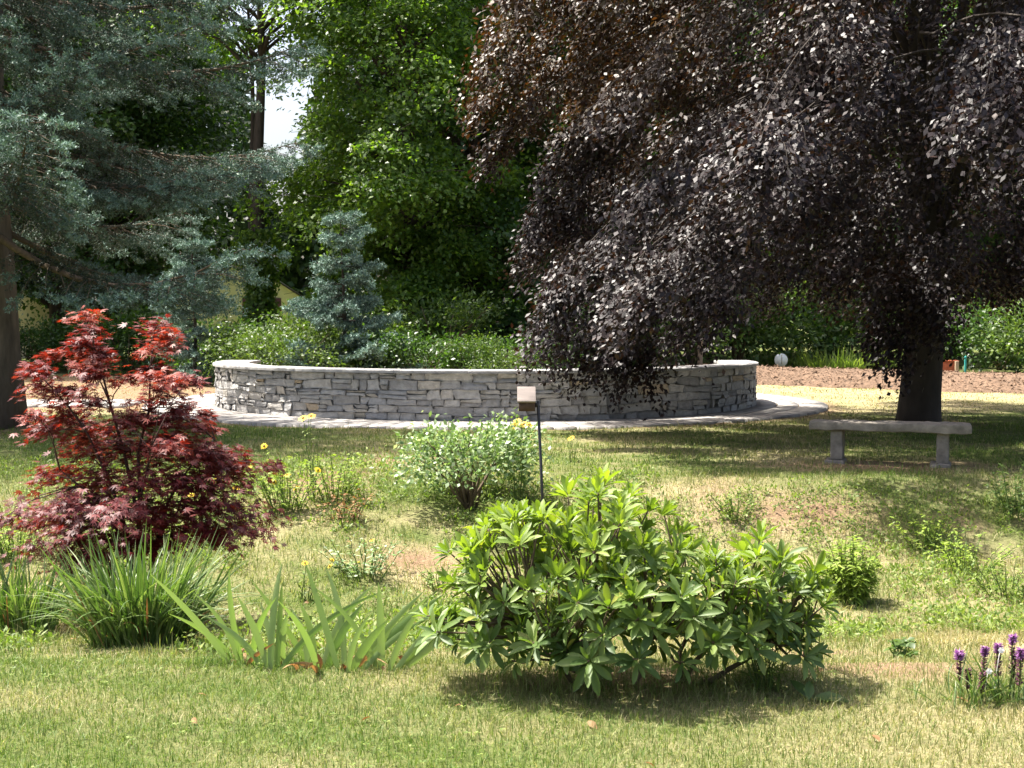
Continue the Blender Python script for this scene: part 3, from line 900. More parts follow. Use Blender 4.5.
# young blue spruces
def young(seed, px, Y, H, R, label):
    b = np.array([X_at(px, Y), Y, float(terr(X_at(px, Y), Y))])
    o = thing('blue_spruce', b, label, 'tree', 'young blue spruces behind the wall')
    gt, gl, gn = spruce(seed, b, H, .35, lambda z: R * (1 - z / (H + .15)) ** .85,  .5, 6, .07, .075, .024, 9, 14, fadd=.42, droop=.08, up=.14, hang=.15, twl=.16, bl_step=.2)
    for f in gl.F: gt.F.setdefault(f, []).extend(q + gt.n for q in gl.F[f])
    gt.V += gl.V; gt.n += gl.n
    part('trunk', gt, M['bark_dark'], o); part('needles', gn, M['spruce'], o)
    return o
young(401, 343, 32, 4.6, 2.05, 'young blue spruce with silvery tips standing behind left part of wall')
young(402, 194, 33.5, 4.4, 1.5, 'shaded young blue spruce between old spruce trunk and yellow house')

# shrubs in the border behind the wall
def bush(seed, b, h, rx, n, ls, leaf, label, name='shrub', group=None, cat='shrub', stems=10, lens=.5):
    r = rg(seed); b = np.asarray(b, float)
    o = thing(name, b, label, cat, group)
    gs, gc = G(), G()
    tips = []
    for k in range(stems):
        a = r.uniform(0, 6.28); q = r.uniform(.2, .95)
        tip = b + [math.cos(a) * rx * q, math.sin(a) * rx * q, h * r.uniform(.55, .95)]
        tube(gs, bent(b + [r.normal(0, .05), r.normal(0, .05), -.03], tip, .1 * h, 5, r, .02), np.linspace(.012 + .006 * h, .004, 5), 4)
        tips.append(tip)
    cl = 26
    u = r.uniform(0, 1, cl); a = r.uniform(0, 6.28, cl)
    zz = h * (.25 + .75 * u ** .8)
    rho = rx * np.sqrt(np.clip(1 - (zz / h * .95 - .3) ** 2 * 1.3, .05, 1)) * r.uniform(.35, 1, cl) ** .5
    C = b + np.stack([np.cos(a) * rho, np.sin(a) * rho, zz * .88], 1)
    i = r.integers(0, cl, n)
    rc = .34 * min(rx, h)
    P = C[i] + r.normal(0, 1, (n, 3)) * rc * [.6, .6, .42]
    P[:, 2] = np.maximum(P[:, 2], b[2] + .04)
    out = nrm(P - (b + [0, 0, h * .35]))
    U = out * .7 + r.normal(0, .6, (n, 3)) + [0, 0, -.1]; N = out * .4 + [0, 0, .9] + r.normal(0, .5, (n, 3))
    leaf4(gc, P, U, N, ls * r.uniform(.6, 1.3, n), ls * lens * r.uniform(.7, 1.3, n))
    part('stems', gs, M['twig'], o); part('foliage', gc, M[leaf], o)
    return o
bshr = [bush(501, (X_at(295, 31), 31, .02), 1.5, 1.2, 4200, .11, 'green_c', 'leafy shrub with light green leaves in front of the young blue spruce', group='shrub border behind the stone wall'),
        bush(502, (X_at(420, 31.5), 31.5, .02), 1.35, 1.4, 4200, .12, 'green_b', 'dark leafy shrub right of the young blue spruce behind the wall', group='shrub border behind the stone wall'),
        bush(503, (X_at(250, 33), 33, .02), 1.6, 1.2, 4200, .1, 'green_c', 'light green shrub below the yellow house, behind left end of wall', group='shrub border behind the stone wall')]
for k, (src, px, Y, sc, rz, lab) in enumerate([
        (0, 375, 32.5, .9, 1, 'small green shrub between blue spruce and dark shrub behind wall'),
        (2, 470, 32, .8, 2, 'light green low shrub behind the middle of the wall coping'),
        (1, 520, 33, .95, 3, 'dark low shrub at the left hem of the copper beech behind wall'),
        (0, 500, 31.0, .62, 4, 'small bright shrub peeping over coping near the beech hem'),
        (1, 215, 37, 1.25, 5, 'dark shrub behind the dirt strip left of the wall'),
        (1, 130, 41, 1.4, 1, 'dark shrub behind the red maple in front of the woods'),
        (1, 40, 42, 1.3, 2, 'dark shrub beneath the tan house beside the old spruce trunk'),
        (0, 320, 35, 1.3, 2.5, 'tall light shrub left behind the young blue spruce'),
        (1, 90, 43, 1.2, 2.9, 'dark shrub right of the tan house'),
        (2, 440, 36, 1.5, 3.5, 'tall dense shrub in the shade under the dark green tree'),
        (1, 590, 38, 1.5, .5, 'dense shrub behind the wall under left beech branches'),
        (0, 650, 39, 1.6, 1.5, 'green shrub left of the wooden post behind the wall'),
        (2, 735, 42, 2.0, 2.5, 'tall green shrub right of the wooden post'),
        (0, 690, 42.5, 1.9, 3.1, 'tall green shrub directly behind the wooden post'),
        (1, 790, 46, 1.9, 3.5, 'dark green shrub behind the round white disc'),
        (0, 870, 46, 1.9, 4.5, 'green shrub behind the tall bright grass'),
        (2, 920, 47, 1.8, 5.5, 'green shrub behind the beech trunk'),
        (1, 1000, 43, 1.6, .8, 'dark shrub at right edge behind the teal post'),
        (0, 1050, 40, 1.5, 1.8, 'green shrub at the far right beyond the mulch bank')]):
    copy_tree(bshr[src], (X_at(px, Y), Y, float(terr(X_at(px, Y), Y))), rz, sc, lab, 'shrub border behind the stone wall')

# distant woods that close the view (a mass nobody could count)
r_ = rg(601); g = G()
n = 90000
xx = r_.uniform(-62, 62, n); yy = 76 + r_.uniform(0, 9, n) + .002 * xx ** 2
px = 512 + F_PX * xx / yy
top = 24 + 3 * wave(xx, 0, 61, 4.0) + 2 * wave(xx, 0, 62, 1.5)
gap = np.exp(-((px - 285) / 42) ** 2)
top = top * (1 - .66 * gap)
zz = top * r_.uniform(0, 1, n) ** .75
cl = wave(xx + 3 * zz, yy * 2 + zz, 63, 1.1)
yy = yy - 1.5 * cl
leaf4(g, np.stack([xx, yy, zz], 1), r_.normal(0, 1, (n, 3)) + [0, -.4, -.3], r_.normal(0, .6, (n, 3)) + [0, -.7, .7], r_.uniform(.5, 1.0, n), r_.uniform(.35, .6, n))
for k in range(60):
    x = r_.uniform(-60, 60); 
    if abs(512 + F_PX * x / 80 - 285) < 45: continue
    tube(g, [(x, 81, -.2), (x + r_.normal(0, .3), 81, 9), (x + r_.normal(0, .6), 81, 18)], [.3, .22, .08], 6)
woods = part('far_woods', g, M['woods'])
tag(woods, 'distant leafy woods closing the view behind the garden', 'woods', kind='stuff')

# ------------------------------------------------------------------ houses far behind
def house(name, cx, Y, w, d, eave, ridge, wall_m, label, wins, gable=True):
    b = np.array([cx, Y, float(terr(cx, Y))])
    o = thing(name, b, label, 'house')
    z0 = b[2]
    g = G()
    V = np.array([(cx - w / 2, Y, z0 - .2), (cx + w / 2, Y, z0 - .2), (cx + w / 2, Y, z0 + eave), (cx, Y, z0 + ridge), (cx - w / 2, Y, z0 + eave)])
    V2 = V + [0, d, 0]
    g.add(np.concatenate([V, V2]), [np.array([[0, 1, 2, 3, 4], [9, 8, 7, 6, 5]]), np.array([[1, 6, 7, 2], [5, 0, 4, 9]])])
    part('wall', g, M[wall_m], o)
    g = G()
    for s in (-1, 1):
        sl = math.hypot(w / 2, ridge - eave)
        e = np.array([s * (w / 2 + .4), 0, eave - .4 * (ridge - eave) / (w / 2)])
        t = np.array([0, 0, ridge])
        V = []
        for dz in (.02, .10):
            V += [(cx + e[0], Y - .12, z0 + e[2] + dz), (cx + e[0], Y + d + .12, z0 + e[2] + dz), (cx, Y + d + .12, z0 + ridge + dz), (cx, Y - .12, z0 + ridge + dz)]
        g.add(V, BOXF)
    rf = part('roof', g, M['roof'], o)
    for (wx, wz, ww, wh) in wins:
        g = G(); box(g, (wx, Y - .03, z0 + wz), (ww, .06, wh))
        wf = part('window', g, M['glass'], o)
        g = G()
        for dx, dz, sx, sz in ((0, wh / 2, ww + .16, .1), (0, -wh / 2, ww + .16, .1), (-ww / 2, 0, .1, wh), (ww / 2, 0, .1, wh), (0, 0, .05, wh), (0, 0, ww, .05)):
            box(g, (wx + dx, Y - .05 - (.012 if dx == 0 and sz < wh else 0), z0 + wz + dz), (sx, .07, sz))
        part('frame', g, M['white'], wf)
        for s in (-1, 1):
            g = G(); box(g, (wx + s * (ww / 2 + .3), Y - .03, z0 + wz), (.42, .06, wh + .1))
            part('shutter', g, M['shutter'], o)
    return o, z0
Yh = 58.0
hx = X_at(245, Yh)
ho, hz = house('yellow_house', hx, Yh, 6.4, 8, 1.9 + .3, 4.3, 'yellow_siding', 'pale yellow clapboard house with brown shutters seen between trees', [(X_at(262, Yh), 2.0, .75, 1.0)])
ho.rotation_euler = (0, 0, RAD(14))
Yt = 52.0
tx = X_at(20, Yt)
to, tz_ = house('tan_house', tx, Yt, 3.6, 6, 2.3, 3.6, 'tan_siding', 'tan house side with white corner board beside the old spruce trunk', [])
g = G(); box(g, (tx + 1.8, Yt - .03, tz_ + 1.15), (.22, .08, 2.3)); part('corner_board', g, M['white'], to)

# ------------------------------------------------------------------ things in the garden
# bench
def bench():
    p = (gnd(838, 462) + gnd(942, 467)) / 2
    ang = -RAD(20)
    c, s = math.cos(ang), math.sin(ang)
    o = thing('stone_bench', p, 'weathered stone slab bench on two square legs under the copper beech', 'bench')
    def loc(x, y, z): return np.array([p[0] + x * c - y * s, p[1] + x * s + y * c, p[2] + z])
    def slab(name, x0, x1, y0, y1, z0, z1, par, seed, jit=.005, bev=.012):
        r = rg(seed); g = G()
        nx, ny, nz = max(2, int((x1 - x0) / .09)), max(2, int((y1 - y0) / .09)), max(2, int((z1 - z0) / .07))
        xs_, ys_, zs_ = np.linspace(x0, x1, nx + 1), np.linspace(y0, y1, ny + 1), np.linspace(z0, z1, nz + 1)
        key = {}; V = []
        def vid(i, j, k):
            if (i, j, k) not in key:
                key[(i, j, k)] = len(V)
                q = np.array([xs_[i], ys_[j], zs_[k]]) + r.normal(0, jit, 3)
                V.append(loc(*q))
            return key[(i, j, k)]
        F = []
        for i in range(nx):
            for j in range(ny):
                F += [[vid(i, j, nz), vid(i + 1, j, nz), vid(i + 1, j + 1, nz), vid(i, j + 1, nz)], [vid(i, j, 0), vid(i, j + 1, 0), vid(i + 1, j + 1, 0), vid(i + 1, j, 0)]]
            for k in range(nz):
                F += [[vid(i, 0, k), vid(i + 1, 0, k), vid(i + 1, 0, k + 1), vid(i, 0, k + 1)], [vid(i, ny, k), vid(i, ny, k + 1), vid(i + 1, ny, k + 1), vid(i + 1, ny, k)]]
        for j in range(ny):
            for k in range(nz):
                F += [[vid(0, j, k), vid(0, j, k + 1), vid(0, j + 1, k + 1), vid(0, j + 1, k)], [vid(nx, j, k), vid(nx, j + 1, k), vid(nx, j + 1, k + 1), vid(nx, j, k + 1)]]
        g.add(np.array(V), np.array(F))
        return part(name, g, M['bench'], par, bevel=bev)
    slab('seat', -.885, .885, -.2, .2, .39, .49, o, 1)
    for k, x in enumerate((-.58, .58)):
        lg = slab('leg', x - .066, x + .066, -.14, .16, .045, .388, o, 2 + k, .003)
        slab('foot', x - .13, x + .09, -.18, .18, -.05, .043, lg, 5 + k, .005)
bench()

# little lidded box on a black post
def box_post():
    Yp = 9.6
    top = at(538, 401, Yp); bt = np.array([top[0] + .075, Yp, float(terr(top[0], Yp)) - .05])
    o = thing('post_box', (bt[0], bt[1], bt[2] + .05), 'small wooden box with sloped lid on thin black metal post', 'box')
    g = G(); tube(g, [bt, (bt + top) / 2, top], [.013, .012, .012], 10); part('post', g, M['black_metal'], o, smooth=True)
    g = G()
    cx = top[0] - .085; w = .125; zt = top[2]
    y0, y1 = Yp - .07, Yp + .06
    # body: low front, high back
    V = [(cx - w / 2, y0, zt - .075), (cx + w / 2, y0, zt - .075), (cx + w / 2, y1, zt - .075), (cx - w / 2, y1, zt - .075),
         (cx - w / 2, y0, zt - .005), (cx + w / 2, y0, zt - .005), (cx + w / 2, y1, zt + .085), (cx - w / 2, y1, zt + .085)]
    g.add(V, BOXF); part('box_body', g, M['shadewood'], o)
    g = G(); sl = math.atan2(.09, .13)
    box(g, (cx - .004, (y0 + y1) / 2 - .01, zt + .05), (.142, .185, .016), 0, sl)
    part('lid', g, M['oldwood'], o, bevel=.002)
    g = G(); box(g, (cx + w / 2 + .012, Yp, zt - .03), (.03, .02, .03)); part('bracket', g, M['black_metal'], o)
box_post()

# wooden post behind the wall, white disc, teal post, red box
def simple_post(name, px, ytop, Y, w, mat, label, cat, hcap=True):
    x = X_at(px, Y); z0 = float(terr(x, Y)); zt = at(px, ytop, Y)[2]
    o = thing(name, (x, Y, z0), label, cat)
    g = G(); box(g, (x, Y, (z0 - .2 + zt) / 2), (w, w, zt - z0 + .2)); part('post', g, M[mat], o, bevel=.01)
    if hcap:
        g = G(); V = np.array([(-w / 2 - .015, -w / 2 - .015, 0), (w / 2 + .015, -w / 2 - .015, 0), (w / 2 + .015, w / 2 + .015, 0), (-w / 2 - .015, w / 2 + .015, 0), (0, 0, .07)]) + [x, Y, zt + .002]
        g.add(V, [np.array([[3, 2, 1, 0]]), np.array([[0, 1, 4], [1, 2, 4], [2, 3, 4], [3, 0, 4]])]); part('post_cap', g, M[mat], o)
    return o
simple_post('wooden_post', 700, 320, 37.5, .14, 'postwood', 'plain wooden post standing up behind right end of the wall', 'post')
simple_post('teal_post', 965.5, 358, 38, .055, 'teal', 'thin teal post beyond the mulch bank at right', 'post')
simple_post('short_post', 957, 361, 38.6, .1, 'postwood', 'short grey post left of the teal post beyond mulch', 'post', False)
Yd = 40.5; c = at(781, 360, Yd)
o = thing('round_sign', (c[0], Yd, float(terr(c[0], Yd))), 'round white disc on a short stake in front of green shrubs', 'sign')
g = G(); tube(g, [(c[0], Yd + .02, float(terr(c[0], Yd)) - .1), (c[0], Yd + .02, c[2] + .18)], .02, 6); part('stake', g, M['postwood'], o)
g = G(); tube(g, [(c[0], Yd - .02, c[2]), (c[0], Yd - .005, c[2]), (c[0], Yd + .0, c[2])], .215, 28); dk = part('disc', g, M['white'], o)
g = G(); box(g, (c[0] + .02, Yd - .024, c[2] + .02), (.018, .006, .3)); part('centre_line', g, M['postwood'], o)
Yr = 40.0; c = at(948, 366, Yr); z0 = float(terr(c[0], Yr))
o = thing('red_box', (c[0], Yr, z0), 'low reddish box beside short grey post beyond the mulch bank', 'box')
g = G(); box(g, (c[0], Yr, (z0 + c[2] + .14) / 2), (.5, .4, c[2] + .14 - z0)); part('body', g, M['redbox'], o, bevel=.015)
g = G(); box(g, (c[0], Yr, c[2] + .165), (.56, .46, .045)); part('lid', g, M['redbox'], o, bevel=.01)

# ------------------------------------------------------------------ red Japanese maple
def japanese_maple():
    r = rg(701)
    Yc = 8.9
    bx = X_at(137, Yc); b = np.array([bx, Yc, float(terr(bx, Yc))])
    o = thing('japanese_maple', b, 'small red Japanese maple with layered deep red and orange leaves', 'shrub')
    # tufts: pixel, radius in px, depth offset
    T = []
    def line(p0, p1, n, rad, dep=.0, spread=8):
        for q in np.linspace(0, 1, n):
            T.append((p0[0] + (p1[0] - p0[0]) * q + r.normal(0, spread), p0[1] + (p1[1] - p0[1]) * q + r.normal(0, 5), rad * r.uniform(.8, 1.25), dep + r.normal(0, .16)))
    line((84, 318), (96, 400), 11, 17, 0, 7); line((70, 345), (105, 350), 4, 15)
    line((153, 322), (160, 410), 12, 18, 0, 8); line((140, 375), (180, 372), 4, 16)
    line((30, 368), (75, 400), 6, 16); line((28, 420), (70, 425), 4, 16)
    line((50, 400), (110, 440), 8, 22); line((110, 410), (200, 425), 9, 22); line((190, 405), (205, 440), 4, 13)
    line((80, 445), (190, 450), 12, 24, .1); line((150, 440), (235, 450), 9, 21, -.1)
    line((40, 470), (120, 480), 8, 22, .1); line((110, 475), (240, 480), 14, 26, 0); line((200, 455), (255, 462), 6, 17)
    line((25, 505), (110, 500), 9, 22, -.1); line((90, 510), (235, 505), 15, 25, -.15); line((20, 518), (60, 520), 5, 18)
    line((45, 535), (150, 540), 10, 22, -.15); line((150, 525), (250, 535), 9, 18, -.1); line((60, 555), (120, 560), 5, 18, 0)
    T = np.array(T)
    C = np.array([at(t[0], t[1], Yc + t[3] * 1.6) for t in T])
    R = T[:, 2] / F_PX * Yc
    gs, gl = G(), G()
    mains = []
    for tip, sw in ((at(86, 322, Yc), .02), (at(155, 325, Yc + .05), .03), (at(40, 375, Yc - .1), .1), (at(215, 440, Yc - .1), .1), (at(60, 470, Yc - .35), .1), (at(200, 480, Yc + .4), .1), (at(150, 450, Yc - .5), .08)):
        p = bent(b + [r.normal(0, .03), r.normal(0, .03), -.04], tip, sw, 8, r, .015)
        p[:, :2] += (b[:2] - tip[:2]) * (np.sin(np.pi * np.linspace(0, 1, 8)) * .25)[:, None]
        tube(gs, p, np.linspace(.02, .004, 8), 6); mains.append(p)
    mp = np.concatenate([m[2:] for m in mains])
    for c in C:
        q = mp[np.argmin(np.linalg.norm(mp - c, axis=1) + .6 * np.clip(mp[:, 2] - c[2] + .1, 0, None))]
        tube(gs, bent(q, c, .02, 4, r, .01), np.linspace(.006, .002, 4), 4)
    nl = 82
    i = np.repeat(np.arange(len(C)), nl); n = len(i)
    off = r.normal(0, 1, (n, 3)) * R[i][:, None] * [.55, .7, .24] * np.where(T[:, 1] < 445, .82, 1.0)[i][:, None]
    P = C[i] + off
    P[:, 2] -= .25 * (off[:, 0] ** 2 + off[:, 1] ** 2) / R[i]
    P[:, 2] = np.maximum(P[:, 2], b[2] + .05)
    out = nrm(P - (b + [0, 0, .5]))
    N0 = nrm(np.array([0, 0, 1.0]) + out * .5 + r.normal(0, .42, (n, 3)))
    U0 = nrm(out * [1, 1, .2] * .9 + r.normal(0, .5, (n, 3)) + [0, 0, -.3])
    U0 = nrm(U0 - N0 * np.sum(U0 * N0, 1)[:, None]); S0 = np.cross(N0, U0)
    sz = .054 * r.uniform(.7, 1.3, n)
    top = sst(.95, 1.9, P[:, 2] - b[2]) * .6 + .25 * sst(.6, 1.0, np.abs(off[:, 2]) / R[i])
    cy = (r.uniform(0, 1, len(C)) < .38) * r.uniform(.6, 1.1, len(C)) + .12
    young = np.clip((top + .15) * 1.6 * cy[i] * r.uniform(.3, 1.2, n), 0, 1)  # orange clumps, more of them high up: painted backlight
    for a, l, w in ((0, 1.0, .24), (.62, .9, .23), (-.62, .9, .23), (1.25, .62, .2), (-1.25, .62, .2), (2.0, .34, .14), (-2.0, .34, .14)):
        U = U0 * math.cos(a) + S0 * math.sin(a) - N0 * .12
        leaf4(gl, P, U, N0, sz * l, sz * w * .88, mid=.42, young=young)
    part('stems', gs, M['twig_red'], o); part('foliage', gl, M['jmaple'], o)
japanese_maple()

# ------------------------------------------------------------------ rhododendron
def rhododendron():
    r = rg(801)
    b = gnd(628, 683)
    o = thing('rhododendron', b, 'wide rhododendron bush with long glossy green leaves in whorls', 'shrub')
    lobes = [((-.42, .0, .50), (.44, .42, .30), 85), ((-.10, .1, .60), (.38, .40, .30), 80), ((.60, .0, .36), (.27, .34, .29), 50), ((.36, -.1, .36), (.30, .34, .24), 55), ((.05, -.18, .38), (.5, .32, .2), 75), ((-.60, -.08, .25), (.32, .3, .2), 50), ((-.1, -.15, .22), (.5, .3, .14), 40), ((.5, -.05, .22), (.34, .28, .14), 26), ((.76, .05, .36), (.13, .18, .14), 8)]
    C, D = [], []
    for c, rr, n in lobes:
        k = 0
        while k < n:
            d = r.normal(0, 1, 3); d /= np.linalg.norm(d)
            if d[2] < -.45: continue
            q = np.array(c) + d * np.array(rr) * r.uniform(.55, 1.06)
            if q[2] < (.08 if q[0] < -.2 else .13): continue
            C.append(q); D.append(nrm(d * np.array([1, 1, 1]) + [0, 0, .75])); k += 1
    # thin out whorls that crowd each other
    C = np.array(C); D = np.array(D); keep = []
    for k in range(len(C)):
        if all(np.linalg.norm(C[k] - C[j]) > (.06 if r.random() < .88 else .12) for j in keep): keep.append(k)
    C = C[keep] + b; D = D[keep]
    gs, gl = G(), G()
    hubs = [b + [x, y, z] for x, y, z in ((-.45, 0, .3), (-.15, .1, .33), (.1, -.05, .25), (.42, 0, .25), (-.3, -.2, .2), (.3, .15, .28), (.62, -.05, .22))]
    for h in hubs:
        st = b + [(h - b)[0] * .35 + r.normal(0, .05), r.normal(0, .06), -.04]
        tube(gs, bent(st, h, -.05, 6, r, .012), np.linspace(.015, .009, 6), 6)
    for k in range(len(C)):
        h = min(hubs, key=lambda q: np.linalg.norm(q - C[k]))
        tube(gs, bent(h, C[k], -.03, 5, r, .012), np.linspace(.007, .0035, 5), 5)
    for k in range(len(C)):
        d = D[k]; top = C[k][2] - b[2]
        yg = np.clip((top - .25) * 2.2, 0, 1) * (d[2] > .4) * r.uniform(.4, 1.1)  # paler towards the top: backlit look put into the leaf colour
        nw = r.integers(8, 13); ws = r.uniform(.72, 1.12)
        a0 = r.uniform(0, 6.28)
        A = nrm(np.cross(d, [.3, .8, .1])); B = np.cross(d, A)
        for tier in range(2):
            m = nw if tier == 0 else 5
            a = a0 + np.arange(m) * 2 * np.pi / m + r.normal(0, .16, m) + tier * .4
            el = (r.uniform(.15, .75, m) if tier == 0 else r.uniform(.85, 1.3, m)) - (0.4 * max(0, 1 - top / .45))
            if yg > .3: el = np.minimum(el + .3, 1.4)
            rd = np.cos(a)[:, None] * A + np.sin(a)[:, None] * B
            el = el + r.normal(0, .16, m)
            U = rd * np.cos(el)[:, None] + d * np.sin(el)[:, None]
            N = d * np.cos(el)[:, None] - rd * np.sin(el)[:, None]
            P = C[k] + rd * .008 - d * (.02 - tier * .02)
            L = ws * r.uniform(.07, .118, m) * (1 if tier == 0 else .82)
            yv = np.clip(yg * (1.1 if tier else .75) + r.normal(0, .12, m), 0, 1)
            leaf8(gl, P, U, N, L, L * r.uniform(.27, .34, m), curl=.22, fold=.24, blunt=True, young=yv)
    part('stems', gs, M['twig'], o); part('foliage', gl, M['rhodo'], o, smooth=True)
rhododendron()

# ------------------------------------------------------------------ strap-leaved clumps
def strap_clump(name, seed, b, n, rx, ry, L, W, lean, arch, mat, label, cat='plant', group=None, dry=0, up=1.0, fold=.25):
    r = rg(seed); b = np.asarray(b, float)
    o = thing(name, b, label, cat, group)
    def put(n, pname, mt, lf):
        g = G()
        a = r.uniform(0, 6.28, n); q = np.sqrt(r.uniform(0, 1, n))
        P = b + np.stack([np.cos(a) * rx * q, np.sin(a) * ry * q, np.zeros(n)], 1)
        P[:, 2] = terr(P[:, 0], P[:, 1]) - .01
        rad = np.stack([np.cos(a), np.sin(a), np.zeros(n)], 1)
        D = rad * (lean * q)[:, None] + r.normal(0, .16, (n, 3)) + [0, 0, up]
        D = nrm(D)
        hz = nrm(D * [1, 1, 0] + rad * .2 + r.normal(0, .1, (n, 3)) * [1, 1, 0])
        k = arch * r.uniform(.1, 1.3, n) ** 1.3
        bend = hz * (k * .6)[:, None] + np.array([0, 0, -1.0]) * (k * .75)[:, None]
        N = hz + r.normal(0, .5, (n, 3))
        ribbon(g, P, D, N, L * lf * r.uniform(.55, 1.15, n), W * r.uniform(.7, 1.2, n), bend, fold=fold)
        part(pname, g, M[mt], o, smooth=True)
    put(n, 'leaves', mat, 1.0)
    if dry: put(dry, 'dry_leaves', 'dryleaf', .6)
    return o
strap_clump('daylily', 901, gnd(140, 646), 640, .29, .2, .72, .015, .26, .6, 'strap', 'dense clump of long arching grassy daylily leaves beneath red maple', dry=24)
strap_clump('daylily', 902, gnd(14, 637), 280, .26, .16, .58, .014, .2, .35, 'strap', 'upright clump of narrow leaves at the left edge of the bed', dry=14)
def iris(seed, px, py, n, label, hs=1.0, tilt=0.0):
    r = rg(seed); b = gnd(px, py)
    o = thing('iris', b, label, 'plant', 'iris fans along the lawn edge')
    g = G()
    t = np.linspace(-1, 1, n) + r.normal(0, .08, n)
    P = b + np.stack([t * .045 + r.normal(0, .012, n), r.normal(0, .03, n), np.full(n, -.01)], 1)
    D = np.stack([t * .5 + tilt + r.normal(0, .22, n), r.normal(0, .16, n), np.ones(n)], 1)
    N = np.stack([np.full(n, .15) + r.normal(0, .2, n), np.ones(n), np.zeros(n)], 1)
    k = r.uniform(0, .45, n) ** 1.3
    bend = np.stack([np.sign(t + tilt) * k, r.normal(0, .05, n), -k * .5], 1)
    ribbon(g, P, D, N, 1.4 * hs * r.uniform(.2, .42, n), r.uniform(.026, .042, n), bend, seg=8, fold=.1)
    part('leaves', g, M['iris'], o, smooth=True)
    g = G(); n2 = 4
    P = b + np.stack([r.normal(0, .06, n2), r.normal(0, .05, n2), np.zeros(n2)], 1)
    ribbon(g, P, r.normal(0, .4, (n2, 3)) + [0, 0, .7], np.tile([0, 1., 0], (n2, 1)), r.uniform(.08, .16, n2), .022, r.normal(0, .3, (n2, 3)) + [0, 0, -.4])
    part('dry_leaves', g, M['dryleaf'], o)
iris(911, 240, 664, 5, 'leftmost iris fan with one long leaf leaning left', 1.05, -.35)
iris(912, 275, 668, 7, 'iris fan with tall pale upright leaves, second from left', 1.1, .0)
iris(913, 318, 668, 7, 'iris fan in the middle of the row at lawn edge', .95, .05)
iris(914, 352, 670, 8, 'iris fan leaning right, second from the rhododendron', 1.0, .3)
iris(915, 388, 670, 6, 'iris fan next to the rhododendron, leaves leaning right', .9, .45)

# ------------------------------------------------------------------ shrubs and flowers in the swale
def weed_plant(seed, b, h, rad, ns, ll, lw, leaf, label, name='weed', cat='plant', group=None, per=14, flowers=None, lean=.35, lsz=None):
    """leafy stems rising from one root; flowers = list of world positions of blooms"""
    r = rg(seed); b = np.asarray(b, float)
    o = thing(name, b, label, cat, group)
    gs, gl = G(), G()
    ends = []
    for k in range(ns):
        a = r.uniform(0, 6.28); q = rad * math.sqrt(r.uniform(0, 1))
        tip = b + [math.cos(a) * q, math.sin(a) * q, h * r.uniform(.6, 1.0) * (1 - .25 * (q / rad) ** 2)]
        if flowers is not None and k < len(flowers): tip = np.asarray(flowers[k], float)
        st = b + [math.cos(a) * q * .35, math.sin(a) * q * .35, -.02]
        pth = bent(st, tip, .03, 6, r, .006)
        tube(gs, pth, np.linspace(.0045, .002, 6), 4, cap=False); ends.append(pth)
        s = r.uniform(.12, 1, per); P = np.stack([np.interp(s, np.linspace(0, 1, 6), pth[:, j]) for j in range(3)], 1)
        aa = r.uniform(0, 6.28, per)
        U = np.stack([np.cos(aa), np.sin(aa), r.uniform(-.3, .7, per)], 1)
        N = np.stack([-np.cos(aa) * .3, -np.sin(aa) * .3, np.ones(per)], 1) + r.normal(0, .25, (per, 3))
        leaf8(gl, P, U, N, ll * r.uniform(.6, 1.2, per) * (1.1 - .45 * s), lw * r.uniform(.7, 1.2, per), curl=.25, fold=.12)
    part('stems', gs, M['stem'], o); part('foliage', gl, M[leaf], o, smooth=True)
    if flowers is not None:
        for f in flowers:
            f = np.asarray(f, float)
            g = G(); m = 11
            aa = np.arange(m) * 2 * np.pi / m + r.uniform(0, 1)
            ax = nrm(np.array([r.normal(0, .3), -.55 + r.normal(0, .2), .8])); A = nrm(np.cross(ax, [1, .1, 0])); B = np.cross(ax, A)
            rd = np.cos(aa)[:, None] * A + np.sin(aa)[:, None] * B
            ps = (lsz or .03)
            leaf4(g, f + rd * .004, rd - ax * .08, np.tile(ax, (m, 1)), ps * r.uniform(.85, 1.15, m), ps * .42, mid=.6)
            fl = part('flower', g, M['yellow'], o)
            g = G(); tube(g, [f - ax * .004, f + ax * .004, f + ax * .009], [ps * .28, ps * .3, ps * .12], 8); part('flower_centre', g, M['orange_eye'], fl)
    return o

def F_(pts, Y): return [at(px, py, Y) for px, py in pts]
b = gnd(470, 509)
bush(951, b, .84, .66, 4600, .06, 'rose', 'round shrub with pale variegated leaves behind the rhododendron and post', name='pale_shrub', stems=14, lens=.55)
weed_plant(952, gnd(852, 603), .56, .25, 60, .1, .02, 'lime', 'bushy bright green leafy clump right of the rhododendron', name='leafy_clump', per=26)
b = gnd(285, 512)
weed_plant(953, b, .6, .42, 42, .085, .022, 'lime', 'yellow flowering leafy stems right of the red maple', name='yellow_flowers', per=13,
           flowers=F_([(264, 446), (287, 475), (274, 482), (296, 488), (249, 468), (318, 470)], b[1]), lsz=.036)
b = gnd(210, 520)
weed_plant(954, b, .5, .3, 12, .08, .018, 'weed', 'yellow flowers poking through the lower right of the red maple', name='yellow_flowers', per=8,
           flowers=F_([(219, 479), (191, 495), (236, 488)], b[1]), lsz=.04)
b = gnd(312, 500)
weed_plant(955, b, 1.0, .12, 6, .08, .018, 'weed', 'tall thin stem with two orange-yellow flowers before the wall', name='yellow_flowers', per=7,
           flowers=F_([(311, 416), (303, 418)], b[1]), lsz=.05)
b = gnd(520, 506)
weed_plant(956, b, .9, .16, 8, .09, .02, 'weed', 'tall stems with four yellow flowers left of the black post', name='yellow_flowers', per=9,
           flowers=F_([(514, 426), (517, 422), (524, 424), (528, 425)], b[1]), lsz=.05)
b = gnd(572, 462)
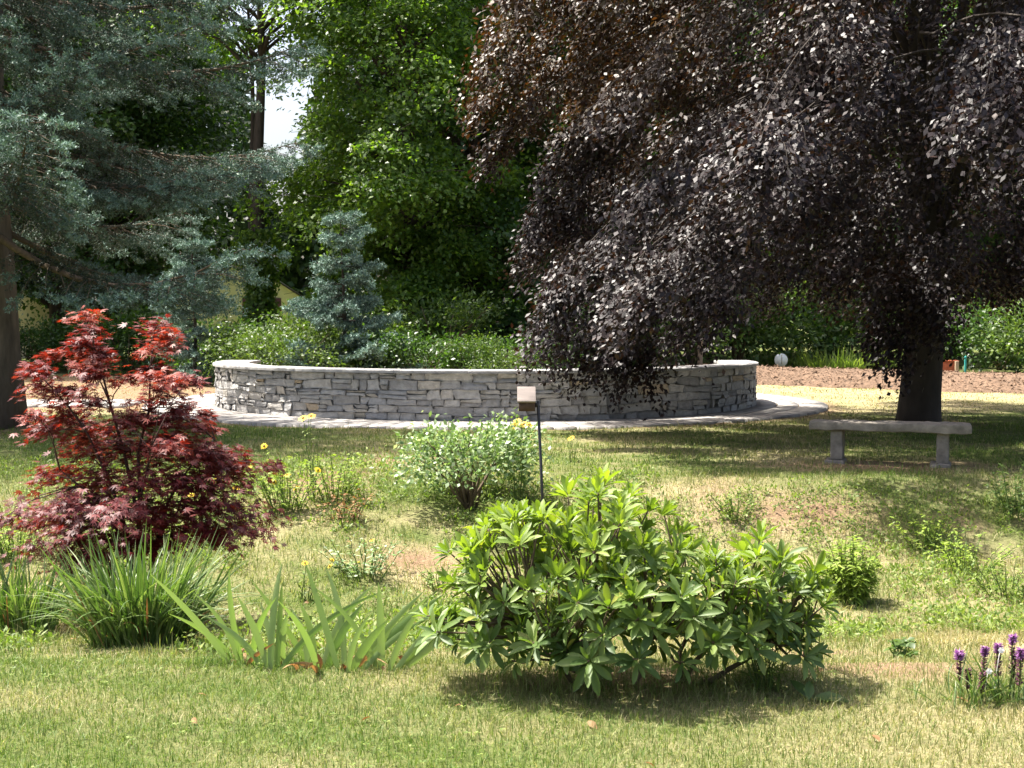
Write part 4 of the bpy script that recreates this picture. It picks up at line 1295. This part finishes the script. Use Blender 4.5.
weed_plant(957, b, .4, .1, 4, .07, .016, 'weed', 'single yellow flower in the lawn right of the black post', name='yellow_flowers', per=8,
           flowers=F_([(571, 438)], b[1]), lsz=.05)
b = gnd(365, 577)
weed_plant(958, b, .42, .42, 26, .07, .024, 'rose', 'low pale leafy plant with small yellow blooms left of the rhododendron', name='pale_weed', per=12,
           flowers=F_([(357, 562), (330, 566), (332, 560), (372, 540)], b[1]), lsz=.022)
b = gnd(306, 600)
weed_plant(959, b, .25, .09, 5, .07, .018, 'weed', 'low stem with one bright yellow daisy above the iris leaves', name='yellow_flowers', per=7,
           flowers=F_([(305, 563)], b[1]), lsz=.026)
weed_plant(960, gnd(345, 522), .35, .3, 18, .07, .025, 'dryleaf', 'tan faded plumes in the grass left of the pale shrub', name='faded_plumes', per=9)
weed_plant(961, gnd(965, 575), .42, .45, 34, .075, .022, 'lime', 'loose yellow-green weeds on the bank at right edge', name='loose_weed', per=10)
weed_plant(971, gnd(925, 548), .4, .4, 30, .075, .022, 'lime', 'sprawling lime green weeds on the bank below right leg of bench', name='loose_weed', per=10)
weed_plant(972, gnd(1008, 600), .38, .38, 26, .08, .02, 'weed', 'weeds at right edge above the purple flower spikes', name='loose_weed', per=10)
weed_plant(973, gnd(735, 520), .3, .3, 18, .06, .022, 'weed', 'low weedy tuft on the bank behind the rhododendron, right of post', name='loose_weed', per=9)
weed_plant(974, gnd(335, 500), .55, .35, 24, .085, .024, 'lime', 'tall leafy weeds without flowers between red maple and pale shrub', name='leafy_weed', per=12)
weed_plant(975, gnd(440, 590), .22, .25, 16, .06, .022, 'weed', 'low weeds in dry grass at left foot of rhododendron', name='low_weed', per=9)
weed_plant(962, gnd(898, 660), .14, .12, 9, .07, .035, 'green_c', 'small seedling with round leaves in a patch of bare soil', name='seedling', per=6)
weed_plant(963, gnd(1015, 515), .55, .35, 22, .09, .024, 'green_c', 'dark leafy weeds in shade at the right edge below the bench', name='shade_weed', per=12)
weed_plant(964, gnd(15, 560), .5, .35, 30, .08, .02, 'lime', 'pale green weeds at the left edge beside the red maple', name='pale_weed', per=12)
weed_plant(965, gnd(210, 545), .32, .25, 20, .09, .016, 'strap', 'light grassy tuft showing under the red maple branches', name='grass_tuft', per=9)
weed_plant(966, gnd(765, 690), .26, .12, 14, .1, .012, 'weed', 'tuft of thin grass at the right foot of the rhododendron', name='grass_tuft', per=7)
# broad dark leaf lying on the lawn edge
b = gnd(828, 703)
o = thing('broad_leaf_plant', b, 'broad dark green leaf lying flat at the lawn edge', 'plant')
g = G(); leaf8(g, np.array([b + [-.07, 0, .012], b + [-.08, .03, .01], b + [-.09, -.02, .01]]), np.array([[1, -.1, .12], [-.4, .3, .5], [.2, .4, .8]]), np.array([[0, -.3, 1.], [0, -.5, 1], [0, -1, .4]]), np.array([.16, .1, .09]), np.array([.075, .05, .045]), curl=.2)
part('leaves', g, M['green_c'], o, smooth=True)

# tall bright grass beyond the mulch bank
strap_clump('tall_grass', 970, (X_at(850, 41), 41, .05), 420, 1.7, .6, .95, .03, .2, .5, 'weed', 'bright green tall grass beyond the mulch bank, left of the beech trunk')
strap_clump('tall_grass', 971, (X_at(790, 42.5), 42.5, .05), 240, 1.2, .5, .8, .03, .2, .5, 'weed', 'bright tall grass around the round white disc')

# purple blazing star clump at the right edge
def blazing_star():
    r = rg(981); b = gnd(996, 704)
    o = thing('blazing_star', b, 'clump of purple topped flower spikes in thin grass at right edge', 'plant')
    Y = b[1]
    specs = [(959, 652, 700, .62, 1.0), (968, 670, 698, .3, .0), (985, 648, 700, .5, .5), (998, 645, 702, .6, .7), (1013, 636, 700, .42, .55), (983, 672, 704, .35, .0), (1021, 650, 706, .45, .6), (1017, 652, 700, .3, 0)]
    for px, yt, yb, hw, bloom in specs:
        dy = r.normal(0, .05)
        t = at(px, yt, Y + dy); q = np.array([t[0] + .012 * r.normal(), Y + dy, float(terr(t[0], Y)) - .01])
        g = G(); tube(g, bent(q, t, .0, 5, r, .003), np.linspace(.004, .003, 5), 5)
        st = part('flower_spike', g, M['stem'], o)
        g = G(); h = np.linalg.norm(t - q); n = 150
        s = r.uniform(.42, 1.0, n); P = q + (t - q) * s[:, None]; a = r.uniform(0, 6.28, n)
        rd = np.stack([np.cos(a), np.sin(a), np.full(n, .5)], 1)
        leaf4(g, P + rd * .003, rd, np.stack([-np.cos(a) * .4, -np.sin(a) * .4, np.ones(n)], 1), .014 + .009 * hw, .009)
        part('buds', g, M['bud'], st)
        if bloom:
            g = G(); n = 170
            s = 1 - r.uniform(0, .10 + .06 * bloom, n); P = q + (t - q) * s[:, None]; a = r.uniform(0, 6.28, n)
            rd = np.stack([np.cos(a), np.sin(a), r.uniform(-.2, .9, n)], 1)
            leaf4(g, P, rd, r.normal(0, 1, (n, 3)), (.018 + .014 * bloom) * r.uniform(.6, 1.1, n), .005)
            part('bloom', g, M['purple'], st)
    g = G(); n = 130
    P = b + np.stack([r.normal(0, .13, n), r.normal(0, .07, n), np.zeros(n) - .01], 1)
    ribbon(g, P, r.normal(0, .35, (n, 3)) + [0, 0, 1], r.normal(0, 1, (n, 3)), r.uniform(.1, .3, n), r.uniform(.004, .009, n), r.normal(0, .3, (n, 3)) + [0, 0, -.3])
    part('leaves', g, M['strap'], o)
    for px, py in ((989, 671), (1001, 650)):
        c = at(px, py, Y - .08); m = 6; aa = np.arange(m) * 2 * np.pi / m
        rd = np.stack([np.cos(aa), -.2 + 0 * aa, np.sin(aa)], 1)
        g = G(); leaf4(g, np.tile(c, (m, 1)), rd, np.tile([0, -1., .4], (m, 1)), .015, .012, mid=.6)
        tube(g, [c + [0, .01, -.005], c + [.0, .05, -.12]], .0015, 4)
        part('white_flower', g, M['white_petal'], o)
blazing_star()

# ------------------------------------------------------------------ grass (nobody could count it)
def on_grass(x, y):
    rr = np.hypot(x - WC[0], y - WC[1])
    ok = rr > RING_OUT + .05
    ok &= ~((x < -7) & (y > 24.1) & (y < 26.5))
    return ok
r_ = rg(1001)
g = G()
for y0, y1, den, h, w in ((3.3, 6.4, 9000, .042, .0032), (6.4, 9.2, 3600, .062, .0045), (9.2, 13.6, 1700, .07, .006), (13.6, 20.5, 700, .055, .009), (20.5, 37, 150, .04, .016)):
    half = lambda y: .46 * y + 2.3
    A = (half(y0) + half(y1)) * (y1 - y0)
    n = int(A * den)
    u = r_.uniform(0, 1, n); y = y0 + (y1 - y0) * u
    x = r_.uniform(-1, 1, n) * half(y1)
    keep = np.abs(x) < half(y)
    x, y = x[keep], y[keep]
    cl = wave(x, y, 91, .07) + .7 * wave(x, y, 92, .25)
    b_ = bare_at(x, y)
    keep = on_grass(x, y) & (r_.uniform(0, 1, len(x)) < (1 - .85 * b_)) & ((cl > -.75) | (y < 6.4))
    x, y, cl = x[keep], y[keep], cl[keep]; n = len(x)
    z = terr(x, y) - .004
    d = np.clip(dry_at(x, y) + r_.normal(0, .3, n), 0, 1)
    hh = h * r_.uniform(.45, 1.25, n) * (1 + .35 * np.clip(cl, -1, 1) * (y > 6.4)) 
    rh = gnd(628, 683)
    tuft = np.exp(-(((x - rh[0]) / .85) ** 2 + ((y - rh[1]) / .28) ** 2) ** 2) + np.exp(-(((x + .85) / .75) ** 2 + ((y - 5.95) / .16) ** 2) ** 2) + np.exp(-(((x - 2.15) / .3) ** 2 + ((y - 5.4) / .16) ** 2) ** 2)
    hh *= 1 + np.clip(tuft, 0, 1) * r_.uniform(0, 1, n) ** 2 * 3.0
    d = d * (1 - .6 * np.clip(tuft, 0, 1))
    hh *= np.where(r_.uniform(0, 1, n) < .03, 1.9, 1)
    a = r_.uniform(0, 6.28, n); lean = np.abs(r_.normal(0, 1.0, n))
    dx, dy = np.cos(a), np.sin(a)
    b2 = r_.uniform(0, 6.28, n)
    sx, sy = np.cos(b2) * w / 2, np.sin(b2) * w / 2
    P = np.stack([x, y, z], 1); S = np.stack([sx, sy, 0 * sx], 1)
    Mi = P + np.stack([dx * lean * hh * .35, dy * lean * hh * .35, hh * .6 * np.clip(1 - .2 * lean, .3, 1)], 1)
    Ti = P + np.stack([dx * lean * hh, dy * lean * hh, hh * np.clip(1 - .36 * lean, .12, 1)], 1)
    V = np.stack([P - S, P + S, Mi + S * .75, Mi - S * .75, Ti], 1).reshape(-1, 3)
    k = np.arange(n)[:, None] * 5
    g.add(V, [k + np.array([0, 1, 2, 3]), k + np.array([3, 2, 4])], dry=np.repeat(d, 5))
gr = part('lawn_grass', g, M['grass'])
tag(gr, 'short patchy lawn grass, partly dried to straw', 'grass', kind='stuff')

# little weeds mixed into the grass of the swale and bank
g = G(); n = 11000
y = r_.uniform(6.6, 14.0, n); x = r_.uniform(-1, 1, n) * (.43 * y + .6)
cl = wave(x, y, 95, .5) + .6 * wave(x, y, 96, .17) + .5 * sst(10.5, 12, y)
k = cl > .15
k &= ~((x > 1.5) & (y > 12.7 + .25 * wave(x, y, 99, .4)))
x, y = x[k], y[k]; n = len(x)
m = 9
i = np.repeat(np.arange(n), m); N_ = len(i)
hgt = r_.uniform(.03, .15, n) * (1 + .5 * (wave(x, y, 97, .6) > .4))
P = np.stack([x[i] + r_.normal(0, .035, N_), y[i] + r_.normal(0, .035, N_), terr(x[i], y[i]) + hgt[i] * r_.uniform(.1, 1, N_)], 1)
U = r_.normal(0, .7, (N_, 3)) + [0, 0, .35]
leaf4(g, P, U, r_.normal(0, .5, (N_, 3)) + [0, -.2, 1], r_.uniform(.025, .06, N_), r_.uniform(.010, .024, N_))
wd = part('ground_weeds', g, M['weed'])
tag(wd, 'low broadleaf weeds scattered through the rough grass', 'weeds', kind='stuff')

# clover and fallen leaves in the mown lawn
g = G(); n = 500
y = r_.uniform(3.6, 6.2, n); x = r_.uniform(-1, 1, n) * (.43 * y + .5)
k = wave(x, y, 98, .35) > .1; x, y = x[k], y[k]; n = len(x)
for q in range(3):
    a = r_.uniform(0, 6.28, n) * 0 + q * 2.09 + x * 50
    U = np.stack([np.cos(a), np.sin(a), np.full(n, .15)], 1)
    leaf4(g, np.stack([x, y, terr(x, y) + .028], 1), U, r_.normal(0, .15, (n, 3)) + [0, 0, 1], .016, .013, mid=.6)
wd = part('lawn_clover', g, M['weed'])
tag(wd, 'small clover leaves among the mown lawn blades', 'clover', kind='stuff')
g = G(); n = 90
y = r_.uniform(3.6, 13, n); x = r_.uniform(-1, 1, n) * (.43 * y + .5)
leaf8(g, np.stack([x, y, terr(x, y) + .022], 1), r_.normal(0, 1, (n, 3)) * [1, 1, .15], r_.normal(0, .3, (n, 3)) + [0, 0, 1], r_.uniform(.025, .06, n), r_.uniform(.015, .032, n), curl=.3)
wd = part('fallen_leaves', g, M['dryleaf'])
tag(wd, 'dry brown leaves lying scattered on the grass', 'leaves', kind='stuff')
